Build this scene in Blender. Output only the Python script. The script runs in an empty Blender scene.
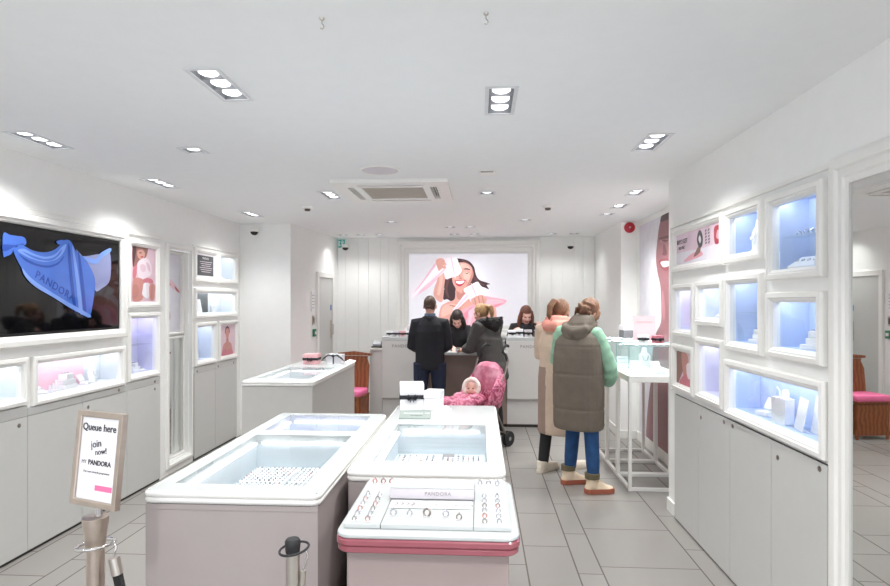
import bpy, bmesh, math, random
from mathutils import Vector, Matrix, Euler
from mathutils.geometry import tessellate_polygon
random.seed(7)
PI = math.pi
SC = bpy.context.scene
COL = SC.collection
R = math.radians

# ------------------------------------------------------------------ materials
def lin(c):
    return tuple((v/255/12.92 if v/255 <= .04045 else ((v/255+.055)/1.055)**2.4) for v in c) + (1,)
MATS = {}
def mat(name, rgb, rough=.5, metal=0, emit=0, var=.04, scale=12, bump=0, bscale=200, spec=.5, coat=0):
    m = bpy.data.materials.new(name); m.use_nodes = True
    nt = m.node_tree; b = nt.nodes['Principled BSDF']
    c = lin(rgb)
    tc = nt.nodes.new('ShaderNodeTexCoord')
    n = nt.nodes.new('ShaderNodeTexNoise'); n.inputs['Scale'].default_value = scale; n.inputs['Detail'].default_value = 3
    nt.links.new(tc.outputs['Object'], n.inputs['Vector'])
    rp = nt.nodes.new('ShaderNodeValToRGB')
    rp.color_ramp.elements[0].position = .3; rp.color_ramp.elements[1].position = .7
    rp.color_ramp.elements[0].color = tuple(max(0, v*(1-var)) for v in c[:3]) + (1,)
    rp.color_ramp.elements[1].color = tuple(min(1, v*(1+var)) for v in c[:3]) + (1,)
    nt.links.new(n.outputs['Fac'], rp.inputs['Fac'])
    nt.links.new(rp.outputs['Color'], b.inputs['Base Color'])
    b.inputs['Roughness'].default_value = rough; b.inputs['Metallic'].default_value = metal
    b.inputs['Specular IOR Level'].default_value = spec
    b.inputs['Coat Weight'].default_value = coat
    if emit > 0:
        nt.links.new(rp.outputs['Color'], b.inputs['Emission Color']); b.inputs['Emission Strength'].default_value = emit
    if bump:
        n2 = nt.nodes.new('ShaderNodeTexNoise'); n2.inputs['Scale'].default_value = bscale; n2.inputs['Detail'].default_value = 4
        nt.links.new(tc.outputs['Object'], n2.inputs['Vector'])
        bp = nt.nodes.new('ShaderNodeBump'); bp.inputs['Strength'].default_value = bump; bp.inputs['Distance'].default_value = .01
        nt.links.new(n2.outputs['Fac'], bp.inputs['Height']); nt.links.new(bp.outputs['Normal'], b.inputs['Normal'])
    MATS[name] = m
    return m
def wave_mat(name, rgb, rgb2, scale=60, rough=.5, dist=3, bump=.4, dirn='X'):
    m = mat(name, rgb, rough); nt = m.node_tree; b = nt.nodes['Principled BSDF']
    tc = [n for n in nt.nodes if n.type == 'TEX_COORD'][0]
    w = nt.nodes.new('ShaderNodeTexWave'); w.bands_direction = dirn
    w.inputs['Scale'].default_value = scale; w.inputs['Distortion'].default_value = dist; w.inputs['Detail'].default_value = 3
    nt.links.new(tc.outputs['Object'], w.inputs['Vector'])
    rp = [n for n in nt.nodes if n.type == 'VALTORGB'][0]
    rp.color_ramp.elements[0].color = lin(rgb); rp.color_ramp.elements[1].color = lin(rgb2)
    rp.color_ramp.elements[0].position = .1; rp.color_ramp.elements[1].position = .9
    nt.links.new(w.outputs['Fac'], rp.inputs['Fac'])
    bp = nt.nodes.new('ShaderNodeBump'); bp.inputs['Strength'].default_value = bump; bp.inputs['Distance'].default_value = .004
    nt.links.new(w.outputs['Fac'], bp.inputs['Height']); nt.links.new(bp.outputs['Normal'], b.inputs['Normal'])
    return m
def blotch_mat(name, cols, scale, rough=.6, bump=.0):
    m = mat(name, cols[0], rough, scale=scale, bump=bump); nt = m.node_tree
    rp = [n for n in nt.nodes if n.type == 'VALTORGB'][0]; cr = rp.color_ramp
    cr.interpolation = 'LINEAR'
    while len(cr.elements) < len(cols): cr.elements.new(.5)
    for i, c in enumerate(cols):
        cr.elements[i].position = .36+.28*i/(len(cols)-1); cr.elements[i].color = lin(c)
    return m
def glass_mat(name, tint=(236, 244, 246), amt=.08):
    m = bpy.data.materials.new(name); m.use_nodes = True; nt = m.node_tree
    for n in list(nt.nodes): nt.nodes.remove(n)
    out = nt.nodes.new('ShaderNodeOutputMaterial'); mix = nt.nodes.new('ShaderNodeMixShader')
    tr = nt.nodes.new('ShaderNodeBsdfTransparent'); tr.inputs['Color'].default_value = lin(tint)
    gl = nt.nodes.new('ShaderNodeBsdfGlossy'); gl.inputs['Roughness'].default_value = .02
    fr = nt.nodes.new('ShaderNodeFresnel'); fr.inputs['IOR'].default_value = 1.35
    nz = nt.nodes.new('ShaderNodeTexNoise'); nz.inputs['Scale'].default_value = 3
    ad = nt.nodes.new('ShaderNodeMath'); ad.operation = 'MULTIPLY_ADD'; ad.inputs[1].default_value = .01
    nt.links.new(nz.outputs['Fac'], ad.inputs[0]); nt.links.new(fr.outputs['Fac'], ad.inputs[2])
    ge = nt.nodes.new('ShaderNodeNewGeometry'); one = nt.nodes.new('ShaderNodeMath'); one.operation = 'SUBTRACT'; one.inputs[0].default_value = 1   # inner face of the sheet: plain transmission
    nt.links.new(ge.outputs['Backfacing'], one.inputs[1]); mu = nt.nodes.new('ShaderNodeMath'); mu.operation = 'MULTIPLY'
    nt.links.new(ad.outputs[0], mu.inputs[0]); nt.links.new(one.outputs[0], mu.inputs[1])
    nt.links.new(mu.outputs[0], mix.inputs[0]); nt.links.new(tr.outputs[0], mix.inputs[1]); nt.links.new(gl.outputs[0], mix.inputs[2])
    nt.links.new(mix.outputs[0], out.inputs[0]); MATS[name] = m
    return m

mat('wall', (244, 244, 242), .7, var=.01, bump=.02)
mat('ceil', (242, 243, 243), .8, var=.008)
mat('white', (240, 239, 235), .35, var=.01)
mat('acrylic', (190, 193, 193), .25, var=.008)
mat('door_white', (203, 203, 200), .42, var=.01)
mat('desk_taupe_shaded', (142, 124, 115), .45, var=.01)  # lower desk body: taupe, with the shade on its front put into the colour
mat('podium', (208, 206, 203), .45, var=.01)
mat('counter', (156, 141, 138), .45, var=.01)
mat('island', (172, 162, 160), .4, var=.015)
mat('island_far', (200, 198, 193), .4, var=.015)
mat('gap', (60, 56, 54), .8)
mat('kick', (66, 60, 58), .6)
mat('steel', (196, 190, 182), .28, .9, var=.04)
mat('brushed', (190, 176, 164), .34, .85, var=.06, scale=30)
mat('chrome', (215, 213, 212), .12, 1)
mat('lockm', (150, 140, 132), .35, .8)
mat('black', (26, 25, 27), .45)
mat('rubber', (34, 34, 36), .6)
wave_mat('rope', (16, 16, 17), (44, 43, 45), 90, .8, 2, .8)
mat('mirror', (232, 234, 232), .015, 1, var=.003)
mat('housing', (140, 142, 146), .4, .2)
mat('lens', (255, 255, 255), .4, emit=1.3, var=0)
mat('trim_grey', (222, 223, 225), .5)
mat('led', (250, 252, 255), .4, emit=10.5, var=0)
mat('led_well', (252, 253, 255), .4, emit=2.8, var=0)
mat('led_violet_well', (214, 212, 255), .4, emit=5, var=0)
mat('led_violet', (226, 222, 255), .4, emit=12, var=0)
mat('panelglow', (250, 252, 255), .4, emit=1.2, var=0)
mat('niche_blue', (192, 206, 234), .6, var=.03, scale=4)
mat('niche_pale', (218, 224, 240), .6, var=.03, scale=4)
mat('niche_violet', (224, 222, 242), .6, var=.03, scale=4)
mat('niche_grey', (224, 228, 234), .6, var=.02, scale=4)
mat('pink_card', (238, 196, 210), .55, var=.03)
mat('pale_pink', (230, 176, 180), .5, var=.02)
mat('hot_pink', (246, 120, 168), .5, var=.03)
mat('pink_edge', (150, 82, 92), .22, var=.04, coat=.4)
mat('lavender', (212, 206, 212), .4, var=.02)
mat('satin', (244, 243, 246), .45, var=.02)
mat('velvet', (236, 236, 240), .7, var=.02)
mat('well', (214, 220, 225), .5, var=.02)
mat('gem_grey', (120, 118, 124), .3, .4)
mat('silver', (205, 205, 210), .2, .9)
mat('rosegold', (216, 150, 136), .25, .8)
mat('ribbon', (28, 27, 36), .5)
mat('ink', (52, 48, 52), .6)
mat('ink_grey', (150, 144, 146), .6)
mat('plaque', (150, 160, 154), .4, var=.05)
mat('beige_grille', (196, 188, 176), .6)
mat('slot', (96, 86, 78), .8)
mat('red', (186, 40, 58), .4)
mat('green', (40, 130, 88), .4)
mat('exit_green', (70, 150, 140), .4, emit=.25)
mat('blue_sign', (90, 120, 180), .5)
wave_mat('wood', (122, 66, 36), (150, 88, 50), 6, .45, 6, .1)
mat('screen', (9, 9, 12), .04, spec=.5, var=.02)
for n, c, e in (('tvb', (64, 98, 176), .32), ('tvl', (104, 134, 198), .32), ('tvd', (38, 66, 140), .42), ('tvt', (40, 62, 130), .4), ('tvm', (118, 124, 160), .3)):
    mat(n, c, .04, emit=e, var=.06, scale=5)
def art(n, c, e): mat(n, c, .35, emit=e, var=.05, scale=9)
for n, c in dict(bg=(222, 220, 228), w1=(247, 242, 246), w2=(238, 222, 230), pk1=(240, 170, 184), pk2=(228, 190, 204),
                 pk3=(226, 140, 160), pk4=(226, 196, 208), pk5=(206, 120, 134), skin=(214, 160, 148), skin2=(192, 130, 120),
                 skin3=(206, 140, 132), hair=(66, 42, 46), hair2=(150, 104, 96), lip=(180, 60, 76), lip2=(178, 96, 88),
                 face=(150, 98, 104), face2=(104, 58, 66), face3=(182, 126, 132), lipf=(138, 62, 72), tooth=(226, 212, 214), hair3=(74, 46, 52), hairl=(96, 62, 62), skinl=(228, 182, 170), pk6=(232, 196, 208), dgrey=(74, 76, 80),
                 g1pink=(236, 210, 224), g1white=(240, 234, 244)).items():
    art('art_'+n, c, 0); art('lit_'+n, c, .38)
glass_mat('glass', (250, 252, 252))
glass_mat('glass_green', (251, 254, 254))
mat('glass_edge', (170, 206, 206), .1, var=.02)
# people
mat('skin_light', (218, 168, 150), .5, var=.05, scale=30)
mat('skin_pink', (226, 176, 162), .5, var=.05, scale=30)
mat('eye', (40, 32, 30), .15); mat('lips', (186, 96, 96), .4)
wave_mat('hair_brown', (54, 36, 28), (84, 58, 44), 40, .5, 6, .5)
wave_mat('hair_dark', (30, 22, 21), (52, 38, 34), 40, .45, 6, .5)
wave_mat('hair_red', (84, 46, 34), (128, 76, 56), 40, .45, 6, .5)
wave_mat('hair_blond', (136, 98, 62), (188, 150, 104), 40, .5, 6, .6)
wave_mat('hair_mid', (98, 64, 44), (142, 102, 74), 40, .5, 6, .6)
mat('navy', (24, 25, 32), .85, var=.12, bump=.3, bscale=60)
mat('denim_dark', (28, 38, 60), .85, var=.2, bump=.3, bscale=150)
mat('denim_blue', (34, 74, 122), .85, var=.2, bump=.3, bscale=150)
mat('collar_blue', (92, 112, 136), .8)
mat('olive', (110, 100, 88), .6, var=.08, bump=.35, bscale=22)
mat('mint', (150, 192, 166), .8, var=.08, bump=.4, bscale=40)
mat('grey_coat', (66, 64, 62), .75, var=.1, bump=.35, bscale=24)
mat('fur_dark', (38, 36, 36), .9, var=.3, scale=60, bump=1, bscale=90)
mat('beige_coat', (206, 184, 164), .8, var=.06, bump=.2, bscale=40)
mat('taupe', (150, 128, 116), .8, var=.06)
mat('coral', (226, 152, 138), .8, var=.08, bump=.3, bscale=50)
mat('leggings', (28, 27, 30), .8)
mat('boot', (226, 206, 180), .7, var=.06, bump=.2)
mat('sole', (164, 92, 70), .7, var=.06)
mat('cuff', (104, 94, 70), .7)
mat('sneaker', (216, 206, 190), .6)
mat('fur_white', (240, 230, 222), .9, var=.08, scale=60, bump=1, bscale=80)
blotch_mat('stroller', [(140, 50, 80), (172, 78, 108), (220, 140, 166), (150, 58, 90)], 20, .55, .15)
blotch_mat('hoodpink', [(186, 98, 126), (204, 122, 146), (224, 160, 180)], 9, .4, .2)
mat('uniform', (30, 28, 32), .8, var=.1)

# floor: rectangular porcelain tiles laid in strips of three widths
def floor_material():
    m = bpy.data.materials.new('floor_tiles'); m.use_nodes = True; nt = m.node_tree; b = nt.nodes['Principled BSDF']
    L = nt.links.new
    def M(op, a, bb=None, c=None):
        n = nt.nodes.new('ShaderNodeMath'); n.operation = op
        for i, v in enumerate((a, bb, c)):
            if v is None: continue
            if isinstance(v, (int, float)): n.inputs[i].default_value = v
            else: L(v, n.inputs[i])
        return n.outputs[0]
    tc = nt.nodes.new('ShaderNodeTexCoord'); sp = nt.nodes.new('ShaderNodeSeparateXYZ'); L(tc.outputs['Object'], sp.inputs[0])
    x, y = sp.outputs[0], sp.outputs[1]
    P = 1.05
    xs = M('ADD', x, P*10-.285)
    u = M('FLOORED_MODULO', xs, P); cell = M('FLOOR', M('DIVIDE', xs, P))
    a = M('GREATER_THAN', u, .30); c2 = M('GREATER_THAN', u, .45)
    off = M('MULTIPLY_ADD', c2, .10, M('MULTIPLY_ADD', a, -.38, .28))        # .28 / -.10 / 0
    yy = M('ADD', M('SUBTRACT', y, off), 6.0+.0)
    v = M('FLOORED_MODULO', yy, .6); row = M('FLOOR', M('DIVIDE', yy, .6))
    G = .0045
    def near(val, at): return M('LESS_THAN', M('ABSOLUTE', M('SUBTRACT', val, at)), G)
    g = M('MAXIMUM', near(u, .30), near(u, .45))
    g = M('MAXIMUM', g, M('MAXIMUM', M('LESS_THAN', u, G), M('GREATER_THAN', u, P-G)))
    g = M('MAXIMUM', g, M('MAXIMUM', M('LESS_THAN', v, G*.8), M('GREATER_THAN', v, .6-G*.8)))
    cx = nt.nodes.new('ShaderNodeCombineXYZ')
    L(M('ADD', M('MULTIPLY', cell, 3), M('ADD', a, c2)), cx.inputs[0]); L(row, cx.inputs[1])
    wn = nt.nodes.new('ShaderNodeTexWhiteNoise'); L(cx.outputs[0], wn.inputs['Vector'])
    ns = nt.nodes.new('ShaderNodeTexNoise'); ns.inputs['Scale'].default_value = 1.4; ns.inputs['Detail'].default_value = 1
    L(tc.outputs['Object'], ns.inputs['Vector'])
    fac = M('ADD', M('MULTIPLY', wn.outputs['Value'], .5), M('MULTIPLY', ns.outputs['Fac'], .5))
    mx = nt.nodes.new('ShaderNodeMix'); mx.data_type = 'RGBA'; L(fac, mx.inputs[0])
    mx.inputs[6].default_value = lin((138, 134, 130)); mx.inputs[7].default_value = lin((146, 142, 138))
    m2 = nt.nodes.new('ShaderNodeMix'); m2.data_type = 'RGBA'; L(g, m2.inputs[0]); L(mx.outputs[2], m2.inputs[6])
    m2.inputs[7].default_value = lin((92, 85, 80))
    L(m2.outputs[2], b.inputs['Base Color'])
    L(M('MULTIPLY_ADD', g, .4, M('MULTIPLY_ADD', ns.outputs['Fac'], .04, .27)), b.inputs['Roughness'])
    bp = nt.nodes.new('ShaderNodeBump'); bp.inputs['Strength'].default_value = .25; bp.inputs['Distance'].default_value = .002
    L(M('SUBTRACT', 1, g), bp.inputs['Height']); L(bp.outputs[0], b.inputs['Normal'])
    MATS['floor'] = m
floor_material()

# ------------------------------------------------------------------ mesh builder
class MB:
    def __init__(s): s.v = []; s.f = []; s.m = []; s.cur = 0; s.M = None
    def add(s, vs, fs):
        o = len(s.v)
        for p in vs:
            p = Vector(p)
            s.v.append(s.M @ p if s.M else p)
        for f in fs: s.f.append([i+o for i in f]); s.m.append(s.cur)
        return s
    def box(s, x0, x1, y0, y1, z0, z1):
        return s.add([(x0,y0,z0),(x1,y0,z0),(x1,y1,z0),(x0,y1,z0),(x0,y0,z1),(x1,y0,z1),(x1,y1,z1),(x0,y1,z1)],
              [(0,3,2,1),(4,5,6,7),(0,1,5,4),(1,2,6,5),(2,3,7,6),(3,0,4,7)])
    def loft(s, rings, cap=True, close=False):
        n = len(rings[0]); vs = [p for r in rings for p in r]; fs = []
        for i in range(len(rings)-(0 if close else 1)):
            j = (i+1) % len(rings)
            for k in range(n):
                fs.append((i*n+k, i*n+(k+1) % n, j*n+(k+1) % n, j*n+k))
        if cap and not close:
            fs.append(tuple(range(n))[::-1]); fs.append(tuple((len(rings)-1)*n+k for k in range(n)))
        return s.add(vs, fs)
    def tube(s, pts, r, n=10, cap=True, close=False, flat=1):
        pts = [Vector(p) for p in pts]; N = len(pts)
        rs = r if isinstance(r, (list, tuple)) else [r]*N
        rings = []; prev = None
        for i, p in enumerate(pts):
            if close: t = pts[(i+1) % N]-pts[i-1]
            else: t = pts[min(i+1, N-1)]-pts[max(i-1, 0)]
            t.normalize()
            if prev is None:
                a = Vector((0, 0, 1)) if abs(t.z) < .9 else Vector((1, 0, 0))
                u = t.cross(a).normalized()
            else: u = (prev-t*prev.dot(t)).normalized()
            prev = u; w = t.cross(u)
            rings.append([p+(u*math.cos(2*PI*k/n)+w*math.sin(2*PI*k/n)*flat)*rs[i] for k in range(n)])
        return s.loft(rings, cap, close)
    def ell(s, c, r, rot=None, n=16, m=10):
        rings = []; c = Vector(c); Rm = Euler(rot).to_matrix() if rot else None
        for i in range(1, m):
            th = PI*i/m
            ring = []
            for k in range(n):
                p = Vector((r[0]*math.sin(th)*math.cos(2*PI*k/n), r[1]*math.sin(th)*math.sin(2*PI*k/n), -r[2]*math.cos(th)))
                ring.append(c+(Rm @ p if Rm else p))
            rings.append(ring)
        return s.loft(rings)
    def lathe(s, prof, c=(0, 0, 0), n=24):
        c = Vector(c)
        return s.loft([[c+Vector((r*math.cos(2*PI*k/n), r*math.sin(2*PI*k/n), z)) for k in range(n)] for r, z in prof])
    def frame(s, x0, x1, z0, z1, prof):
        # closed profile of (inset, y) swept round a rectangle in the xz plane
        rings = []
        for sx, sz, px, pz in ((1, 1, x0, z0), (-1, 1, x1, z0), (-1, -1, x1, z1), (1, -1, x0, z1)):
            rings.append([Vector((px+sx*i, y, pz+sz*i)) for i, y in prof])
        return s.loft(rings, close=True)
    def prism(s, poly, a, b, axis='z'):
        n = len(poly)
        def P(p, h): return {'z': (p[0], p[1], h), 'y': (p[0], h, p[1]), 'x': (h, p[0], p[1])}[axis]
        s.loft([[Vector(P(p, a)) for p in poly], [Vector(P(p, b)) for p in poly]], cap=False)
        tr = tessellate_polygon([[Vector((p[0], p[1], 0)) for p in poly]])
        return s.add([P(p, a) for p in poly], tr).add([P(p, b) for p in poly], tr)
    def slab(s, u, w, holes, d, fn):
        us = sorted(set([*u]+[h[i] for h in holes for i in (0, 1)])); ws = sorted(set([*w]+[h[i] for h in holes for i in (2, 3)]))
        us = [a for a in us if u[0] <= a <= u[-1]]; ws = [a for a in ws if w[0] <= a <= w[-1]]
        for i in range(len(us)-1):
            for j in range(len(ws)-1):
                cu, cw = (us[i]+us[i+1])/2, (ws[j]+ws[j+1])/2
                if any(h[0] < cu < h[1] and h[2] < cw < h[3] for h in holes): continue
                for dd in (0, d):
                    s.add([fn(us[i], ws[j], dd), fn(us[i+1], ws[j], dd), fn(us[i+1], ws[j+1], dd), fn(us[i], ws[j+1], dd)], [(0, 1, 2, 3)])
        for h in holes+[(us[0], us[-1], ws[0], ws[-1])]:
            q = [(h[0], h[2]), (h[1], h[2]), (h[1], h[3]), (h[0], h[3])]
            for a in range(4):
                p, r = q[a], q[(a+1) % 4]
                s.add([fn(*p, 0), fn(*r, 0), fn(*r, d), fn(*p, d)], [(0, 1, 2, 3)])
        return s
    def mesh(s, name, mats, smooth=None, recalc=True):
        me = bpy.data.meshes.new(name); me.from_pydata([tuple(p) for p in s.v], [], s.f)
        for m in (mats if isinstance(mats, (list, tuple)) else [mats]): me.materials.append(MATS[m])
        me.polygons.foreach_set('material_index', s.m)
        if recalc:
            bm = bmesh.new(); bm.from_mesh(me); bmesh.ops.recalc_face_normals(bm, faces=bm.faces); bm.to_mesh(me); bm.free()
        if smooth:
            me.polygons.foreach_set('use_smooth', [True]*len(me.polygons)); me.set_sharp_from_angle(angle=R(smooth))
        me.update()
        return me
    def build(s, name, mats, parent=None, loc=None, rot=None, smooth=None, bevel=0, seg=2, recalc=True):
        return link(name, s.mesh(name, mats, smooth, recalc), parent, loc, rot, bevel, seg)
def link(name, me, parent=None, loc=None, rot=None, bevel=0, seg=2):
    o = bpy.data.objects.new(name, me); COL.objects.link(o)
    if parent: o.parent = parent
    if loc: o.location = loc
    if rot: o.rotation_euler = rot
    if bevel:
        b = o.modifiers.new('bevel', 'BEVEL'); b.width = bevel; b.segments = seg; b.limit_method = 'ANGLE'; b.angle_limit = R(40)
        b.harden_normals = False
    return o
def tag(o, label, cat, group=None):
    o['label'] = label; o['category'] = cat
    if group: o['group'] = group
    return o
def thing(name, label, cat, loc=(0, 0, 0), rz=0, group=None):
    o = bpy.data.objects.new(name, None); COL.objects.link(o); o.empty_display_size = .1
    o.location = loc; o.rotation_euler = (0, 0, rz)
    return tag(o, label, cat, group)
def struct(o): o['kind'] = 'structure'; return o
def dup(root, loc, rz, label, group=None):
    r = root.copy(); COL.objects.link(r); r.location = loc; r.rotation_euler = (0, 0, rz); r['label'] = label
    if group: r['group'] = group
    for ch in list(root.children):
        c = ch.copy(); COL.objects.link(c); c.parent = r
        for g in ch.children:
            d = g.copy(); COL.objects.link(d); d.parent = c
    return r
def text(name, s, size, parent, loc, rot, m, align='CENTER', ext=.0006, sx=1, bold=0, spacing=1):
    cu = bpy.data.curves.new(name, 'FONT'); cu.body = s; cu.size = size; cu.align_x = align; cu.align_y = 'CENTER'
    cu.extrude = ext; cu.offset = bold; cu.space_character = spacing; cu.resolution_u = 3
    t = bpy.data.objects.new('t', cu); COL.objects.link(t)
    me = bpy.data.meshes.new_from_object(t.evaluated_get(bpy.context.evaluated_depsgraph_get()))
    bpy.data.objects.remove(t); bpy.data.curves.remove(cu)
    me.materials.clear(); me.materials.append(MATS[m]); me.name = name
    o = link(name, me, parent, loc, rot); o.scale = (sx, 1, 1)
    return o
def smooth_poly(pts, k=5):
    out = []; n = len(pts)
    for i in range(n):
        p0, p1, p2, p3 = (Vector(pts[(i+j-1) % n]) for j in range(4))
        for a in range(k):
            t = a/k
            out.append(.5*((2*p1)+(p2-p0)*t+(2*p0-5*p1+4*p2-p3)*t*t+(3*p1-p0-3*p2+p3)*t**3))
    return out
def picture(name, parent, x0, x1, z0, z1, y, bg, polys, prefix='art_', dx=0, dz=0, flip=1, th=.004, rect=None):
    """one printed sheet: background plus flat inked shapes, clipped to the sheet"""
    mb = MB(); mats = [bg]; mb.box(x0, x1, y, y+th, z0, z1)
    for k, (c, pts) in enumerate(polys):
        c = prefix+c
        if c not in mats: mats.append(c)
        mb.cur = mats.index(c)
        q = [((p[0]-dx)*flip, p[1]-dz) for p in smooth_poly(pts)]
        q = [(min(max(a, x0), x1), min(max(b, z0), z1)) for a, b in q]
        try: tr = tessellate_polygon([[Vector((a, b, 0)) for a, b in q]])
        except Exception: continue
        yy = y-.0003*(k+1)
        vs = [(a, yy, b) for a, b in q]
        fs = []
        for t in tr:
            A, B, C = (Vector(q[i]) for i in t)
            cr = (B-A).x*(C-A).y-(B-A).y*(C-A).x
            if abs(cr) < 1e-9: continue
            fs.append(t if cr > 0 else t[::-1])
        mb.add(vs, fs)
    return mb.build(name, mats, parent, recalc=False)
def remesh(mb, voxel, it=6, fac=.5):
    o = mb.build('tmp', 'white')
    a = o.modifiers.new('r', 'REMESH'); a.mode = 'VOXEL'; a.voxel_size = voxel
    b = o.modifiers.new('s', 'SMOOTH'); b.iterations = it; b.factor = fac
    me = bpy.data.meshes.new_from_object(o.evaluated_get(bpy.context.evaluated_depsgraph_get()))
    bpy.data.objects.remove(o)
    me.materials.clear()
    me.polygons.foreach_set('use_smooth', [True]*len(me.polygons))
    return me
def blob(name, mb, voxel, mats, parent, it=6, paint=None):
    me = remesh(mb, voxel, it); me.name = name
    for m in (mats if isinstance(mats, (list, tuple)) else [mats]): me.materials.append(MATS[m])
    if paint:
        for p in me.polygons: p.material_index = paint(p.center)
    return link(name, me, parent)

WORLD = 1.7
EXPO = 0.47
mat('lightbox', (224, 222, 230), .3, emit=.34, var=.02)
# ------------------------------------------------------------------ the room
CZ = 2.57
XL, XR, XC, YB = -2.92, 1.47, 1.86, 8.55
LEFT, RIGHT = PI/2, -PI/2
# (width axis y0, y1, z0, z1) of everything framed on the two side walls
FW = .05
L_CASES = dict(A=(2.58, 3.56, .962, 1.268), B=(3.6, 4.582, .942, 1.264), D=(4.619, 5.103, .958, 1.529), r1=(6.29, 6.784, 1.832, 2.178),
               r2=(5.742, 6.784, 1.45, 1.764), r3=(5.752, 6.235, .957, 1.408))
R_CASES = dict(F1=(3.075, 3.536, 1.843, 2.155), F2=(2.548, 3.035, 1.727, 2.146), F3=(3.075, 3.53, 1.34, 1.771), F4=(2.548, 3.03, 1.346, 1.668),
               F5=(2.532, 3.534, .95, 1.284), G2=(4.032, 4.468, 1.37, 1.75), G3=(3.559, 4.001, 1.468, 1.755), G5=(3.559, 4.001, .975, 1.388))
MC = (5.25, 5.69, .1, 2.12)       # recess of the mirror column
def hole(c): return (c[0]+FW, c[1]-FW, c[2]+FW, c[3]-FW)

DOWN = [  # x, y, lenses
    (-1.135, 2.48, 3), (.097, 2.755, 3), (1.02, 3.52, 3), (-2.58, 3.26, 3), (-2.55, 4.5, 3), (-1.79, 3.53, 1), (-2.48, 6.15, 3), (-1.33, 5.1, 3),
    (1.37, 6.36, 1), (1.38, 5.83, 2), (1.35, 5.12, 2), (.06, 5.07, 1), (.52, 6.76, 1), (-1.055, 6.84, 1), (-.38, 7.34, 1), (-.126, 7.34, 1),
    (-1.42, 8.12, 1), (.99, 8.12, 1), (1.3, 8.12, 1), (-1.68, 8.12, 1), (-1.94, 8.12, 1), (-.36, 8.12, 1), (-.08, 8.12, 1), (-1.1, .4, 3), (.1, .5, 3), (1.0, 1.2, 3), (-2.55, 1.2, 3)]
def dl_size(n): return .062, (n*.115+.012)/2
fl = struct(MB().box(-3.3, 2.1, -2, 8.8, -.08, 0).build('floor', 'floor'))
holes = [(x-dl_size(n)[0], x+dl_size(n)[0], y-dl_size(n)[1], y+dl_size(n)[1]) for x, y, n in DOWN]
ACX, ACY = -.71, 4.9
holes.append((ACX-.42, ACX+.42, ACY-.42, ACY+.42))
struct(MB().slab([-3.3, 2.1], [-2, 8.8], holes, .06, lambda u, w, d: (u, w, CZ+d)).build('ceiling', 'ceil'))
struct(MB().slab([-2, 6.9], [0, CZ], [hole(c) for c in L_CASES.values()]+[MC], .02, lambda u, w, d: (XL-d, u, w)).build('wall_left', 'wall'))
struct(MB().slab([-2, 4.6], [0, CZ], [hole(c) for c in R_CASES.values()], .02, lambda u, w, d: (XR+d, u, w)).build('wall_right', 'wall'))
struct(MB().box(XR, XC+.06, 4.6, 4.62, 0, CZ).build('wall_right_end', 'wall'))
struct(MB().box(XC, XC+.06, 4.62, 7.0, 0, CZ).build('wall_recess', 'wall'))
struct(MB().box(1.67, XC+.06, 7.0, YB+.1, 0, CZ).build('wall_right_pier', 'wall'))
struct(MB().box(-3.2, -2.29, 6.9, 7.0, 0, CZ).build('wall_left_pier', 'wall'))
DA = math.atan2(.17, 1.65)
MDW = Matrix.Translation((-2.29, 6.9, 0)) @ Matrix.Rotation(-DA, 4, 'Z')       # door wall frame: +y runs to the back, +x out of wall
b = MB(); b.M = MDW; b.box(-.1, 0, 0, 1.8, 0, CZ); struct(b.build('wall_door_side', 'wall'))
b = MB()                                                     # fluted boarding across the back
b.box(-2.4, 1.67, YB+.01, YB+.1, 0, CZ)
xx = -2.3; k = 0
wd = [.17, .13, .2, .15, .18, .12]
while xx < 1.66:
    w = wd[k % 6]; k += 1
    b.box(xx, min(xx+w-.007, 1.669), YB, YB+.015, 0, CZ); xx += w
struct(b.build('wall_back', 'wall'))
# baseboards
struct(MB().box(-2.92, -2.29, 6.885, 6.899, 0, .09).build('baseboard_left', 'white', bevel=.004))
b = MB(); b.M = MDW; b.box(.001, .014, 0, .74, 0, .09); struct(b.build('baseboard_door_side', 'white', bevel=.004))
b = MB(); b.box(XR-.004, XR+.1, 4.621, 4.632, 0, .1).box(XR-.014, XR-.001, 4.47, 4.632, 0, .1); struct(b.build('baseboard_right', 'white', bevel=.004))
struct(MB().box(XC-.014, XC-.001, 4.64, 6.985, 0, .1).build('baseboard_recess', 'white', bevel=.004))
b = MB(); b.box(1.67, XC-.015, 6.986, 6.999, 0, .1).box(1.656, 1.669, 7.0, 8.5, 0, .1); struct(b.build('baseboard_pier', 'white', bevel=.004))
# raised mouldings that edge the display walls
def rail(pts, name):
    b = MB()
    for p in pts: b.box(*p)
    return struct(b.build(name, 'white', bevel=.004))
rail([(XL+.001, XL+.022, 1.2, 5.14, 2.185, 2.215), (XL+.001, XL+.012, 1.2, 5.14, 2.215, 2.228)], 'trim_1')
rail([(XL+.001, XL+.018, 5.725, 6.8, 2.19, 2.208)], 'trim_2')
rail([(XR-.02, XR-.001, 2.50, 4.54, 2.178, 2.2), (XR-.02, XR-.001, 4.518, 4.54, .95, 2.178), (XR-.02, XR-.001, 2.5, 2.516, 0, 2.178)], 'trim_3')

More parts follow.
